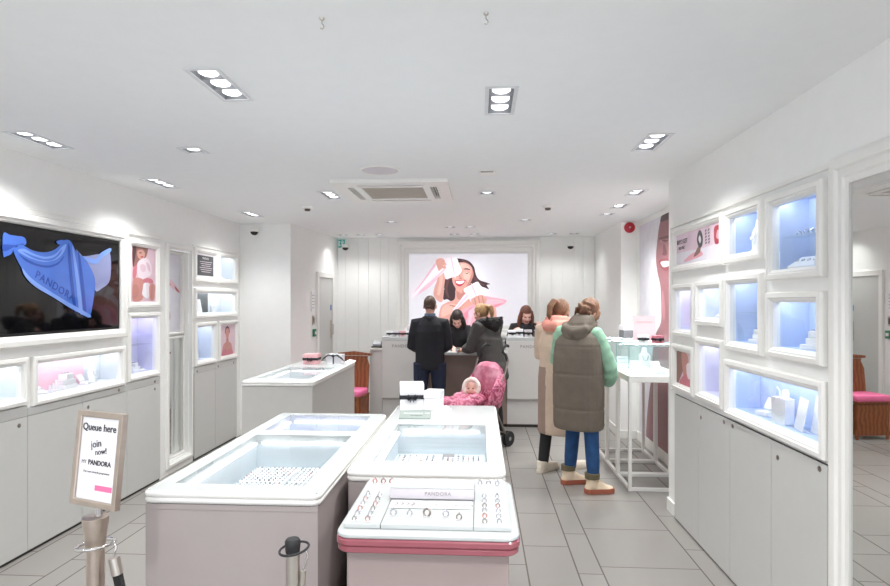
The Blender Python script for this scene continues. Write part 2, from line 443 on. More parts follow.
# ------------------------------------------------------------------ wall display cases
PROF = [(0, 0), (0, -.02), (.006, -.032), (.026, -.034), (.031, -.026), (.038, -.026), (.043, -.02), (.0506, -.014), (.0506, .0195), (.03, .0195), (.03, .001)]
CASEREF = {}
def case(key, c, side, label, niche, led='led', depth=.16, area=1.0, strip=True, back=None):
    w, h = c[1]-c[0], c[3]-c[2]
    xw, rz = (XL, LEFT) if side == 'L' else (XR, RIGHT)
    root = thing('display_case', label, 'display case', (xw+(.0006 if side == 'L' else -.0006), (c[0]+c[1])/2, c[2]), rz, 'lit display cases set into the side walls')
    CASEREF[key] = (root, w, h)
    MB().frame(-w/2, w/2, 0, h, PROF).build('frame', 'white', root)
    i, e = w/2-FW, .0015
    b = MB()
    x0, x1, z0, z1, y0, y1 = -i+e, i-e, FW+e, h-FW+.032, .0205, depth
    V = [(x0,y0,z0),(x1,y0,z0),(x1,y1,z0),(x0,y1,z0),(x0,y0,z1),(x1,y0,z1),(x1,y1,z1),(x0,y1,z1)]
    b.add(V, [(0,1,2,3),(4,7,6,5),(0,3,7,4),(1,5,6,2),(3,2,6,7)])
    b.build('niche', niche, root, recalc=False)
    if back:
        bx0, bx1, bm = back
        MB().box(x0+bx0*(x1-x0), x0+bx1*(x1-x0), y1-.012, y1-.004, z0+.002, z1-.002).build('back_card', bm, root)
    MB().box(x0, x1, .004, .008, z0, h-FW-e).build('glass_pane', 'glass', root)
    MB().box(x0+.02, x1-.02, .028, .046, z1-.010, z1-.002).build('light_strip', led, root)
    return root
def at(key, fx, ly, lz):
    root, w, h = CASEREF[key]
    v = Matrix.Translation(root.location) @ Matrix.Rotation(root.rotation_euler.z, 4, 'Z') @ Vector((fx*w, ly, lz))
    return (v.x, v.y, v.z)
case('A', L_CASES['A'], 'L', 'wide low display case under the television, cut off by the left edge of the photo', 'niche_grey')
case('B', L_CASES['B'], 'L', 'wide low display case with pink backing card below right end of television', 'niche_grey', back=(0, .76, 'pink_card'))
case('D', L_CASES['D'], 'L', 'tall lavender display case under the poster of a woman in pink', 'niche_violet', led='led_violet')
case('r1', L_CASES['r1'], 'L', 'small square display case right of the black notice on left wall', 'niche_grey')
case('r2', L_CASES['r2'], 'L', 'wide display case beneath the black notice on left wall, with dark panel inside', 'niche_grey', back=(.1, .62, 'art_dgrey'))
case('r3', L_CASES['r3'], 'L', 'small upright display case left of the bare shoulder portrait', 'niche_pale')
case('F1', R_CASES['F1'], 'R', 'small display case on right wall with a white bust inside, top row', 'niche_blue')
case('F2', R_CASES['F2'], 'R', 'largest upright blue display case on right wall, top corner beside the tall mirror', 'niche_blue')
case('F3', R_CASES['F3'], 'R', 'tall blue display case below the one with the white bust', 'niche_blue')
case('F4', R_CASES['F4'], 'R', 'square blue display case with a white figurine stack, beside tall mirror', 'niche_blue')
case('F5', R_CASES['F5'], 'R', 'wide bright blue display case lowest on right wall with bag and boxes', 'niche_blue')
case('G2', R_CASES['G2'], 'R', 'narrow pale display case under the far end of the pink banner picture', 'niche_violet')
case('G3', R_CASES['G3'], 'R', 'nearly square pale display case under the near end of pink banner picture', 'niche_pale')
case('G5', R_CASES['G5'], 'R', 'upright lilac display case in bottom row right of the small rosy picture', 'niche_violet')

def framed(name, key, c, side, label, cat, fn):
    w, h = c[1]-c[0], c[3]-c[2]
    xw, rz = (XL, LEFT) if side == 'L' else (XR, RIGHT)
    root = thing(name, label, cat, (xw+(.0006 if side == 'L' else -.0006), (c[0]+c[1])/2, c[2]), rz)
    MB().frame(-w/2, w/2, 0, h, [(i, min(y, -.002)) for i, y in PROF]).build('frame', 'white', root)
    fn(root, w, h)
    return root
TV_ART = [('tvb', [(3.365,2.036),(3.417,2.035),(3.47,2.035),(3.525,2.033),(3.544,2.01),(3.536,1.984),(3.47,1.969),(3.443,1.946),(3.426,1.919),(3.391,1.902),(3.365,1.903)]),
('tvd', [(3.365,1.97),(3.452,1.976),(3.516,1.992),(3.525,1.986),(3.452,1.964),(3.399,1.938),(3.365,1.931)]),
('tvb', [(3.441,1.946),(3.47,1.966),(3.492,1.982),(3.534,1.975),(3.601,1.954),(3.69,1.95),(3.773,1.97),(3.837,2.009),(3.875,2.049),(3.927,2.058),(3.961,2.037),(3.996,1.991),(4.044,1.97),(4.118,1.917),(4.194,1.826),(4.207,1.74),(4.186,1.618),(4.15,1.512),(4.093,1.517),(3.961,1.573),(3.805,1.642),(3.64,1.722),(3.534,1.803),(3.47,1.886)]),
('tvm', [(4.003,2.0),(4.068,1.955),(4.26,1.988),(4.383,2.007),(4.386,1.799),(4.287,1.725),(4.212,1.705),(4.202,1.809),(4.118,1.917)]),
('tvl', [(3.474,1.944),(3.525,1.959),(3.601,1.936),(3.7,1.922),(3.794,1.946),(3.866,2.007),(3.904,2.023),(3.875,1.964),(3.805,1.911),(3.7,1.888),(3.601,1.897),(3.525,1.918)]),
('tvb', [(3.506,1.943),(3.601,1.921),(3.7,1.908),(3.794,1.93),(3.859,1.987),(3.837,1.945),(3.773,1.904),(3.69,1.895),(3.601,1.906)]),
('tvd', [(3.481,1.923),(3.553,1.894),(3.64,1.87),(3.741,1.867),(3.826,1.895),(3.875,1.94),(3.866,1.915),(3.815,1.875),(3.731,1.851),(3.63,1.857),(3.54,1.881)]),
('tvd', [(3.915,2.008),(3.938,2.01),(3.966,1.799),(4.003,1.569),(3.975,1.577),(3.938,1.782)]),
('tvl', [(3.961,2.004),(3.98,1.989),(4.032,1.785),(4.068,1.551),(4.032,1.56),(3.996,1.784)]),
('tvd', [(4.02,1.968),(4.044,1.945),(4.085,1.737),(4.11,1.533),(4.085,1.542),(4.051,1.736)]),
('tvl', [(3.506,1.838),(3.562,1.789),(3.64,1.743),(3.783,1.677),(3.961,1.602),(4.143,1.529),(4.135,1.507),(3.961,1.569),(3.773,1.653),(3.62,1.718),(3.534,1.781)]),
('tvl', [(4.068,1.955),(4.207,1.945),(4.273,1.998),(4.383,2.043),(4.392,2.017),(4.292,1.964),(4.228,1.912),(4.143,1.913)]),
('tvb', [(3.805,2.037),(3.866,2.052),(3.875,2.028),(3.826,2.016)]),
]
BP_ART = [('w2', [(-1.011,1.746),(-0.914,1.884),(-0.817,2.008),(-0.664,2.228),(-0.554,2.269),(-0.485,2.2),(-0.554,2.09),(-0.651,1.98),(-0.844,1.856),(-0.969,1.704)]),
('pk2', [(-0.983,1.759),(-0.844,1.939),(-0.72,2.118),(-0.651,2.2),(-0.678,2.09),(-0.817,1.911),(-0.955,1.773)]),
('w1', [(-0.914,1.801),(-0.789,1.966),(-0.664,2.131),(-0.637,2.118),(-0.761,1.939),(-0.886,1.801)]),
('pk2', [(-0.969,1.699),(-0.761,1.87),(-0.595,2.021),(-0.609,1.98),(-0.761,1.828)]),
('hair', [(-0.347,2.262),(-0.223,2.245),(-0.141,2.204),(-0.086,2.129),(-0.067,2.047),(-0.039,1.978),(0.01,1.934),(0.087,1.909),(0.147,1.882),(0.097,1.868),(0.13,1.808),(0.037,1.841),(-0.018,1.808),(-0.059,1.868),(-0.078,1.808),(-0.127,1.841),(-0.168,1.759),(-0.21,1.704),(-0.292,1.654),(-0.375,1.621),(-0.435,1.635),(-0.485,1.663),(-0.535,1.654),(-0.557,1.745),(-0.524,1.809),(-0.546,1.883),(-0.513,1.938),(-0.518,1.979),(-0.471,2.007),(-0.43,2.117),(-0.388,2.227)]),
('hairl', [(-0.292,2.248),(-0.204,2.22),(-0.133,2.157),(-0.094,2.047),(-0.061,1.945),(-0.083,1.945),(-0.127,2.055),(-0.177,2.149),(-0.251,2.212)]),
('hairl', [(-0.485,1.966),(-0.452,1.938),(-0.479,1.814),(-0.452,1.69),(-0.485,1.704),(-0.513,1.809)]),
('hairl', [(-0.059,1.978),(-0.004,1.909),(0.078,1.868),(0.01,1.879),(-0.045,1.918)]),
('skin', [(-0.347,1.828),(-0.21,1.827),(-0.168,1.676),(-0.072,1.621),(0.119,1.594),(0.215,1.553),(0.242,1.429),(0.201,1.238),(-0.623,1.235),(-0.615,1.373),(-0.595,1.483),(-0.562,1.566),(-0.485,1.616),(-0.375,1.663)]),
('skinl', [(-0.554,1.539),(-0.457,1.594),(-0.347,1.58),(-0.375,1.484),(-0.485,1.428),(-0.562,1.401)]),
('skin2', [(-0.452,1.58),(-0.347,1.561),(-0.265,1.522),(-0.347,1.539),(-0.43,1.561)]),
('skin', [(-0.651,2.228),(-0.609,2.261),(-0.554,2.261),(-0.507,2.2),(-0.499,2.089),(-0.507,1.993),(-0.524,1.869),(-0.535,1.731),(-0.562,1.621),(-0.637,1.649),(-0.684,1.732),(-0.667,1.842),(-0.634,1.938),(-0.606,2.062),(-0.634,2.145)]),
('skinl', [(-0.59,2.062),(-0.551,2.062),(-0.551,1.924),(-0.59,1.732),(-0.629,1.745),(-0.601,1.897)]),
('skin2', [(-0.347,1.808),(-0.278,1.745),(-0.21,1.808),(-0.177,1.717),(-0.251,1.654),(-0.333,1.676)]),
('skin', [(-0.375,2.172),(-0.265,2.204),(-0.182,2.185),(-0.122,2.129),(-0.094,2.033),(-0.122,1.937),(-0.16,1.863),(-0.215,1.803),(-0.287,1.764),(-0.336,1.786),(-0.369,1.841),(-0.402,1.91),(-0.413,2.034)]),
('skinl', [(-0.237,2.061),(-0.168,2.055),(-0.144,1.992),(-0.182,1.918),(-0.223,1.946),(-0.248,2.006)]),
('skinl', [(-0.278,2.185),(-0.196,2.171),(-0.149,2.116),(-0.223,2.122),(-0.278,2.13)]),
('skin2', [(-0.119,2.116),(-0.094,2.033),(-0.122,1.937),(-0.166,1.855),(-0.215,1.803),(-0.265,1.772),(-0.204,1.847),(-0.16,1.937),(-0.127,2.02)]),
('hair', [(-0.243,2.1),(-0.204,2.116),(-0.16,2.105),(-0.144,2.088),(-0.193,2.099)]),
('hair', [(-0.232,2.056),(-0.199,2.045),(-0.16,2.055),(-0.193,2.034)]),
('skin2', [(-0.303,2.075),(-0.292,2.006),(-0.259,1.968),(-0.281,1.951),(-0.32,1.962),(-0.298,1.973),(-0.309,2.012)]),
('lip', [(-0.375,1.929),(-0.336,1.94),(-0.298,1.94),(-0.254,1.946),(-0.21,1.943),(-0.232,1.896),(-0.265,1.863),(-0.306,1.85),(-0.347,1.874)]),
('w1', [(-0.358,1.921),(-0.298,1.929),(-0.229,1.932),(-0.251,1.899),(-0.292,1.885),(-0.336,1.894)]),
('skin2', [(-0.204,1.957),(-0.188,1.918),(-0.21,1.874),(-0.199,1.918)]),
('w1', [(-0.526,2.227),(-0.444,2.246),(-0.347,2.268),(-0.309,2.177),(-0.27,2.089),(-0.314,2.017),(-0.408,1.985),(-0.499,1.957),(-0.524,2.023),(-0.546,2.09)]),
('w2', [(-0.526,2.227),(-0.452,2.244),(-0.441,2.117),(-0.452,1.979),(-0.499,1.957),(-0.524,2.023),(-0.546,2.09)]),
('pk6', [(-0.43,2.249),(-0.408,2.254),(-0.358,2.001),(-0.38,1.993)]),
('w2', [(-1.005,1.704),(-0.789,1.911),(-0.554,2.117),(-0.452,2.172),(-0.446,2.139),(-0.623,1.98),(-0.761,1.87),(-0.955,1.704)]),
('pk2', [(-0.9,1.773),(-0.734,1.919),(-0.54,2.095),(-0.529,2.079),(-0.72,1.897),(-0.872,1.77)]),
('skin', [(-0.609,2.255),(-0.562,2.266),(-0.524,2.238),(-0.513,2.189),(-0.54,2.178),(-0.562,2.216),(-0.601,2.211)]),
('skin', [(-0.546,2.2),(-0.501,2.194),(-0.496,2.161),(-0.535,2.156)]),
('skin', [(-0.551,2.15),(-0.501,2.145),(-0.501,2.117),(-0.54,2.112)]),
('w1', [(-0.237,1.808),(-0.138,1.869),(-0.039,1.918),(0.004,1.868),(0.043,1.819),(0.015,1.726),(-0.072,1.693),(-0.155,1.671),(-0.204,1.737)]),
('w2', [(-0.155,1.671),(-0.072,1.693),(0.015,1.726),(0.037,1.649),(-0.045,1.621),(-0.114,1.608)]),
('pk6', [(-0.133,1.869),(-0.111,1.879),(-0.039,1.704),(-0.061,1.693)]),
('pk1', [(-0.265,1.498),(-0.168,1.553),(-0.072,1.608),(0.065,1.704),(0.174,1.687),(0.256,1.676),(0.381,1.649),(0.365,1.605),(0.283,1.561),(0.201,1.534),(0.092,1.512),(-0.018,1.479),(-0.05,1.36),(-0.072,1.231),(-0.32,1.231),(-0.306,1.374)]),
('pk2', [(0.01,1.621),(0.119,1.654),(0.229,1.66),(0.351,1.638),(0.311,1.605),(0.201,1.588),(0.119,1.572)]),
('pk3', [(0.037,1.58),(0.174,1.561),(0.324,1.608),(0.256,1.561),(0.147,1.523),(0.037,1.512)]),
('pk3', [(-0.251,1.429),(-0.182,1.498),(-0.127,1.539),(-0.1,1.511),(-0.168,1.429),(-0.223,1.319),(-0.248,1.346)]),
('pk2', [(-0.168,1.484),(-0.086,1.539),(-0.072,1.506),(-0.127,1.374),(-0.149,1.25),(-0.182,1.264),(-0.166,1.388)]),
('skin', [(-0.133,1.654),(-0.072,1.698),(0.01,1.726),(0.065,1.704),(0.1,1.665),(0.081,1.605),(0.01,1.577),(-0.05,1.566),(-0.1,1.594)]),
('skin2', [(-0.086,1.662),(-0.067,1.572),(-0.056,1.577),(-0.07,1.668)]),
('skin2', [(-0.031,1.69),(-0.007,1.58),(0.004,1.583),(-0.015,1.695)]),
('skin2', [(0.026,1.704),(0.048,1.599),(0.059,1.605),(0.04,1.704)]),
('w2', [(-0.223,1.731),(-0.177,1.72),(-0.133,1.704),(-0.237,1.605),(-0.347,1.5),(-0.402,1.495),(-0.32,1.608)]),
('pk6', [(-0.204,1.715),(-0.171,1.706),(-0.353,1.511),(-0.375,1.508)]),
]
LP_ART = [('pk4', [(4.704,2.088),(4.937,2.111),(4.963,2.047),(4.976,1.912),(4.95,1.82),(4.898,1.773),(4.898,1.634),(4.704,1.634)]),
('hair2', [(4.709,2.089),(4.847,2.105),(4.924,2.103),(4.924,2.058),(4.898,2.011),(4.842,1.992),(4.797,1.974),(4.772,1.944),(4.709,1.925)]),
('skin', [(4.777,2.057),(4.842,2.072),(4.882,2.049),(4.877,2.013),(4.842,1.989),(4.797,1.992),(4.772,2.019)]),
('hair', [(4.797,2.042),(4.822,2.048),(4.837,2.042),(4.812,2.037)]),
('lip', [(4.817,2.008),(4.842,2.016),(4.862,2.012),(4.837,2.002)]),
('hair3', [(4.709,2.083),(4.757,2.093),(4.748,2.029),(4.728,1.955),(4.709,1.911)]),
('pk5', [(4.709,1.896),(4.743,1.927),(4.777,1.944),(4.767,1.878),(4.743,1.826),(4.709,1.817)]),
('w2', [(4.777,1.958),(4.847,1.996),(4.924,1.998),(4.971,1.957),(4.987,1.889),(4.96,1.85),(4.898,1.833),(4.872,1.805),(4.807,1.821),(4.767,1.863),(4.767,1.914)]),
('pk4', [(4.807,1.931),(4.857,1.949),(4.898,1.922),(4.877,1.884),(4.827,1.888)]),
('pk2', [(4.898,1.967),(4.95,1.948),(4.966,1.888),(4.924,1.909)]),
('skin3', [(4.709,1.807),(4.772,1.827),(4.842,1.818),(4.882,1.793),(4.893,1.743),(4.862,1.683),(4.827,1.634),(4.704,1.634)]),
('skin2', [(4.709,1.753),(4.757,1.769),(4.787,1.726),(4.767,1.667),(4.714,1.652)]),
('pk5', [(4.847,1.813),(4.924,1.831),(4.992,1.818),(5.003,1.788),(4.924,1.786),(4.867,1.79)]),
('w1', [(4.867,1.784),(4.944,1.782),(4.96,1.73),(4.929,1.654),(4.842,1.68),(4.847,1.739)]),
('w2', [(4.898,1.779),(4.944,1.777),(4.934,1.669),(4.903,1.675)]),
('skin3', [(4.95,1.771),(5.003,1.784),(5.038,1.762),(5.03,1.7),(5.019,1.642),(4.971,1.635),(4.944,1.692)]),
('skin2', [(4.976,1.76),(4.998,1.761),(4.992,1.67),(4.971,1.669)]),
]
LI_ART = [('pk2', [(5.39,1.862),(5.482,1.866),(5.577,1.819),(5.674,1.762),(5.731,1.703),(5.658,1.719),(5.529,1.775),(5.436,1.806),(5.39,1.813)]),
('skin3', [(5.405,1.854),(5.497,1.825),(5.545,1.784),(5.482,1.799),(5.411,1.818)]),
('lip2', [(5.609,1.778),(5.674,1.745),(5.708,1.714),(5.641,1.736)]),
('lip2', [(5.411,1.624),(5.46,1.616),(5.513,1.557),(5.529,1.473),(5.504,1.424),(5.451,1.401),(5.411,1.419)]),
('skin3', [(5.442,1.575),(5.482,1.558),(5.504,1.474),(5.466,1.442)]),
]
FA_ART = [('face', [(5.607,2.483),(5.953,2.522),(6.104,2.421),(6.191,2.231),(6.227,2.073),(6.174,1.922),(6.104,1.826),(6.07,1.746),(6.053,1.562),(6.07,1.404),(6.3,1.218),(6.393,0.838),(6.587,0.185),(6.44,-0.341),(5.607,-0.083)]),
('face2', [(5.97,2.209),(5.873,2.123),(5.889,2.086),(5.986,2.102)]),
('face3', [(6.104,2.236),(6.019,2.266),(5.873,2.25),(5.889,2.226)]),
('face2', [(6.139,2.279),(5.913,2.28),(5.794,2.267),(5.794,2.249),(6.036,2.255)]),
('lipf', [(6.139,2.04),(5.994,2.056),(5.794,2.036),(5.718,1.966),(5.873,1.93),(6.036,1.959)]),
('face2', [(6.036,2.247),(5.905,2.243),(5.825,2.225),(5.921,2.219)]),
('face2', [(6.019,2.115),(5.937,2.113),(5.905,2.09),(5.986,2.091)]),
('tooth', [(6.07,2.024),(5.953,2.032),(5.794,2.016),(5.802,1.976),(5.97,1.971)]),
('face3', [(5.994,1.744),(5.913,1.563),(5.953,1.434),(6.019,1.562)]),
('hair3', [(5.607,2.483),(5.953,2.522),(6.07,2.443),(5.794,2.43),(5.607,2.41)]),
]
# television
c = (2.62, 4.589, 1.333, 2.182)
root = thing('television', 'large wall-mounted black television showing blue drapery', 'television', (XL+.0006, 3.6, 1.333), LEFT)
MB().frame(-.98, .989, 0, .849, [(0, -.002), (0, -.03), (.01, -.045), (.04, -.045), (.05, -.032), (.062, -.03), (.07, -.02), (.07, -.002)]).build('frame', 'white', root)
MB().box(-.905, .916, -.012, -.002, .072, .777).build('bezel', 'black', root)
tvp = [(k, v) for k, v in TV_ART if k in ('tvb', 'tvl', 'tvd', 'tvm')]
tvp = [(k, [(6.73-a, b) for a, b in v]) for k, v in tvp if min(a for a, b in v) > 3.44]+tvp     # the drapery goes on to the left
picture('screen', root, -.88, .895, .09, .76, -.0165, 'screen', tvp, '', 3.6, 1.333)
text('lettering', 'PANDORA', .075, root, (.2, -.0225, .39), (PI/2, R(24), 0), 'tvt', spacing=1.15)
# framed pictures
def p_left(root, w, h):
    picture('picture', root, -w/2+FW, w/2-FW, FW, h-FW, -.006, 'art_pk4', LP_ART, 'art_', 4.859, 1.57)
framed('framed_poster', 'LP', (4.615, 5.103, 1.57, 2.142), 'L', 'framed poster of a woman in pink holding a card, right of the television', 'poster', p_left)
def p_black(root, w, h):
    b = MB(); b.box(-w/2+FW, w/2-FW, -.006, -.002, FW, h-FW).build('mount', 'satin', root)
    g = MB(); g.box(-.19, .17, -.010, -.006, .07, .28).build('sheet', 'art_dgrey', root)
    text('heading', 'PANDORA', .03, root, (-.01, -.0108, .25), (PI/2, 0, 0), 'white', ext=.0004)
    t = MB()
    for i in range(6):
        ww = .14-.02*(i % 3); t.box(-ww, ww, -.0106, -.0101, .212-i*.021, .217-i*.021)
    t.build('small_print', 'art_w2', root)
framed('framed_notice', 'BN', (5.742, 6.27, 1.83, 2.178), 'L', 'framed black notice with white lines of print on left wall', 'notice', p_black)
def p_port(root, w, h):
    e = [('hair3', [(-.05, .36), (0, .385), (.05, .36), (.055, .3), (-.055, .3)]), ('skin3', [(-.045, .34), (0, .365), (.045, .34), (.042, .28), (.02, .245), (-.02, .245), (-.042, .28)]),
         ('skin3', [(-.025, .26), (.025, .26), (.03, .21), (.1, .18), (.13, .12), (.13, .05), (-.13, .05), (-.13, .12), (-.1, .18), (-.03, .21)]),
         ('skin2', [(-.02, .245), (.02, .245), (.03, .215), (-.03, .215)]), ('pk5', [(-.13, .1), (-.05, .13), (0, .09), (.06, .12), (.13, .09), (.13, .05), (-.13, .05)])]
    picture('picture', root, -w/2+FW, w/2-FW, FW, h-FW, -.006, 'art_pk4', e)
framed('framed_portrait', 'PP', (6.287, 6.784, .957, 1.408), 'L', 'small framed portrait of a person with bare shoulders, far end of left wall', 'picture', p_port)
def p_g1(root, w, h):
    e = [('g1white', [(-.41, .05), (-.41, .135), (.12, .135), (.41, .14), (.41, .05)]),
         ('pk1', [(-.25, .07), (-.12, .11), (.05, .12), (.1, .09), (-.05, .075)]),
         ('hair2', [(-.06, .09), (.02, .15), (.06, .15), (.05, .11)]),
         ('dgrey', [(.0, .2), (.03, .255), (.075, .25), (.105, .2), (.09, .15), (.04, .145)]), ('g1white', [(.03, .2), (.05, .225), (.075, .2), (.06, .17)]),
         ('lip', [(.3, .15), (.29, .24), (.34, .255), (.4, .24), (.405, .17), (.36, .14)]), ('pk1', [(.325, .18), (.34, .225), (.375, .21), (.37, .17)])]
    for i in range(5):
        for j in range(2): e.append(('dgrey', [(.15+.05*j, .155+.02*i), (.175+.05*j, .163+.02*i), (.17+.05*j, .169+.02*i), (.155+.05*j, .166+.02*i)]))
    picture('picture', root, -w/2+FW, w/2-FW, FW, h-FW, -.006, 'art_g1pink', e)
    text('heading', 'BUY 2 GET', .045, root, (-.28, -.0106, .215), (PI/2, 0, 0), 'ink', ext=.0004)
    text('subheading', '3RD FREE', .03, root, (-.29, -.0106, .17), (PI/2, 0, 0), 'ink', ext=.0004)
def p_g1b(root, w, h):
    p_g1(root, w, h)
framed('framed_banner', 'G1', (3.559, 4.468, 1.84, 2.163), 'R', 'wide framed pink banner picture with dark lettering, top row of right wall', 'picture', p_g1b)
def p_g4(root, w, h):
    e = [('hair2', [(-.16, .28), (-.05, .28), (-.02, .18), (-.08, .1), (-.16, .05)]), ('skin3', [(-.06, .28), (.06, .27), (.08, .18), (.02, .1), (-.03, .14)]),
         ('pk5', [(-.1, .05), (-.02, .12), (.08, .14), (.16, .1), (.16, .05)]), ('w2', [(.04, .2), (.14, .22), (.15, .13), (.07, .11)])]
    picture('picture', root, -w/2+FW, w/2-FW, FW, h-FW, -.006, 'art_pk4', e)
framed('framed_picture', 'G4', (4.04, 4.468, .972, 1.31), 'R', 'small framed rosy brown picture, lowest at the far end of right wall', 'picture', p_g4)

# mirror column recessed in left wall
root = thing('mirror', 'narrow tall mirror below the lips poster in recess of left wall', 'mirror', (XL, 5.47, .1), LEFT)
MB().frame(-.25, .25, -.046, 2.07, [(0, -.001), (0, -.016), (.012, -.024), (.036, -.024), (.036, -.001)]).build('frame', 'white', root)
b = MB(); x, z1, dpt = .218, 2.018, .1
b.add([(-x,.02,.002),(x,.02,.002),(x,dpt,.002),(-x,dpt,.002),(-x,.02,z1),(x,.02,z1),(x,dpt,z1),(-x,dpt,z1)], [(0,1,2,3),(4,7,6,5),(0,3,7,4),(1,5,6,2),(3,2,6,7)])
b.build('recess', 'white', root, recalc=False)
MB().box(-.2, .2, .085, .097, .03, 1.16).build('glass_sheet', 'mirror', root)
MB().frame(-.217, .217, .004, 1.185, [(0, .096), (0, .06), (.012, .054), (.024, .06), (.024, .096)]).build('inner_frame', 'white', root)
root = thing('framed_poster', 'tall narrow poster of pink lips above the narrow mirror on left wall', 'poster', (XL-.055, 5.47, 1.2+.1), LEFT)
li = [(k, v) for k, v in LI_ART]
picture('picture', root, -.19, .19, .03, .8, .034, 'art_bg', li, 'art_', 5.47+.06, 1.3)
MB().frame(-.215, .215, 0, .815, [(0, .043), (0, .005), (.012, -.002), (.027, .008), (.027, .043)]).build('frame', 'white', root)

# tall mirror on right wall
root = thing('mirror', 'tall floor-length mirror in white frame at right edge of the photo', 'mirror', (XR-.0006, 1.9, .02), RIGHT)
MB().frame(-.6, .6, 0, 2.19, [(0, -.001), (0, -.02), (.02, -.034), (.05, -.034), (.06, -.024), (.085, -.024), (.095, -.016), (.12, -.016), (.12, -.001)]).build('frame', 'white', root)
MB().box(-.482, .482, -.009, -.001, .119, 2.071).build('glass_sheet', 'mirror', root)

# base cabinets under the display walls
def lock(b, x, z): b.M = Matrix.Translation((x, -.012, z)) @ Matrix.Rotation(PI/2, 4, 'X'); b.lathe([(.0001, 0), (.013, 0), (.013, .004), (.006, .0055), (.0001, .0055)], n=16); b.M = None
CABL = 'white cupboard under '
def cabinet(y0, y1, side, label, ztop, zb, lock_at, fascia=None):
    xw, rz = (XL, LEFT) if side == 'L' else (XR, RIGHT)
    w = y1-y0
    root = thing('cupboard', label, 'cupboard', (xw, (y0+y1)/2, 0), rz, 'white cupboards along the side walls')
    MB().box(-w/2, w/2, -.008, -.0008, 0, ztop+.0025).build('carcass', 'gap', root)
    MB().box(-w/2+.002, w/2-.002, -.018, -.008, zb, ztop).build('door', 'door_white', root, bevel=.0015)
    if fascia: MB().box(-w/2+.001, w/2-.001, -.018, -.001, ztop+.0028, fascia).build('fascia', 'door_white', root, bevel=.0015)
    for lx, lz in lock_at:
        b = MB(); lock(b, lx*w, lz); b.M = None
        o = b.build('lock', 'lockm', root, loc=(0, -.0035, 0), smooth=30)
    return root
cabinet(2.56, 3.06, 'L', 'white cupboard nearest the camera on left wall, at the photo edge', .885, .02, [(-.42, .84)], .955)
cabinet(3.06, 3.56, 'L', 'white cupboard left of the queue sign, with a lock low on its door', .885, .02, [(.36, .84)], .955)
cabinet(3.56, 4.072, 'L', 'white cupboard under the left half of the case with pink backing', .885, .02, [], .936)
cabinet(4.072, 4.61, 'L', 'white cupboard under the right half of the case with pink backing', .885, .02, [(-.38, .84), (.3, .911)], .936)
cabinet(4.61, 5.11, 'L', 'white cupboard under the tall lavender display case', .885, .02, [(.32, .842), (.32, .907)], .95)
cabinet(5.742, 6.21, 'L', 'white cupboard under the case beside the bare shoulder portrait', .885, .02, [(-.38, .907)], .95)
cabinet(6.21, 6.77, 'L', 'white cupboard under the bare shoulder portrait, last on left wall', .885, .02, [(-.38, .907), (.34, .907)], .95)
cabinet(2.52, 2.992, 'R', 'white cupboard nearest the tall mirror on right wall', .93, .012, [(.38, .905), (-.36, .86)])
cabinet(2.992, 3.471, 'R', 'white cupboard under the far half of the bright blue case', .93, .012, [(-.42, .905)])
cabinet(3.471, 3.952, 'R', 'white cupboard under the upright lilac case on right wall', .93, .012, [(.33, .905), (-.42, .86)])
cabinet(3.952, 4.435, 'R', 'white cupboard under the small rosy picture, last on right wall', .93, .012, [])

# ------------------------------------------------------------------ ceiling fittings
def downlight(x, y, n, label):
    hw, hl = dl_size(n)
    root = thing('downlight', label, 'ceiling light', (x, y, CZ), 0, 'recessed ceiling downlights')
    b = MB(); b.slab([-hw-.012, hw+.012], [-hl-.012, hl+.012], [(-hw+.006, hw-.006, -hl+.006, hl-.006)], -.004, lambda u, w, d: (u, w, d-.0005))
    b.build('trim_ring', 'trim_grey', root)
    b = MB(); e = .0012
    a, c, t = hw-e, hl-e, .055
    b.add([(-a,-c,0),(a,-c,0),(a,c,0),(-a,c,0),(-a,-c,t),(a,-c,t),(a,c,t),(-a,c,t)], [(4,5,6,7),(0,4,7,3),(1,2,6,5),(0,1,5,4),(3,7,6,2)])
    for k in range(n-1):
        yy = (k+1-n/2)*.115; b.box(-a+.001, a-.001, yy-.003, yy+.003, .004, t-.002)
    b.build('housing', 'housing', root, recalc=False)
    for k in range(n):
        yy = (k-(n-1)/2)*.115
        MB().lathe([(.0001, .004), (.034, .004), (.042, .009), (.043, .03), (.036, .05), (.0001, .05)], (0, yy, 0), 20).build('lens', 'lens', root, smooth=40)
        li = bpy.data.lights.new('spot', 'SPOT'); li.energy = SPOT*(.5 if x < -2.4 and y > 6 else .55 if x < -2.4 else .36 if y > 8 else 1.2 if y > 4.8 else .45 if .9 < x and y > 3 else .8 if x < -1.0 and y < 3 else 1); li.spot_size = R(125); li.spot_blend = 1; li.shadow_soft_size = .04; li.color = (.985, 1, .99)
        lo = bpy.data.objects.new('lamp', li); COL.objects.link(lo); lo.parent = root; lo.location = (0, yy, -.004)
    return root
SPOT = 36
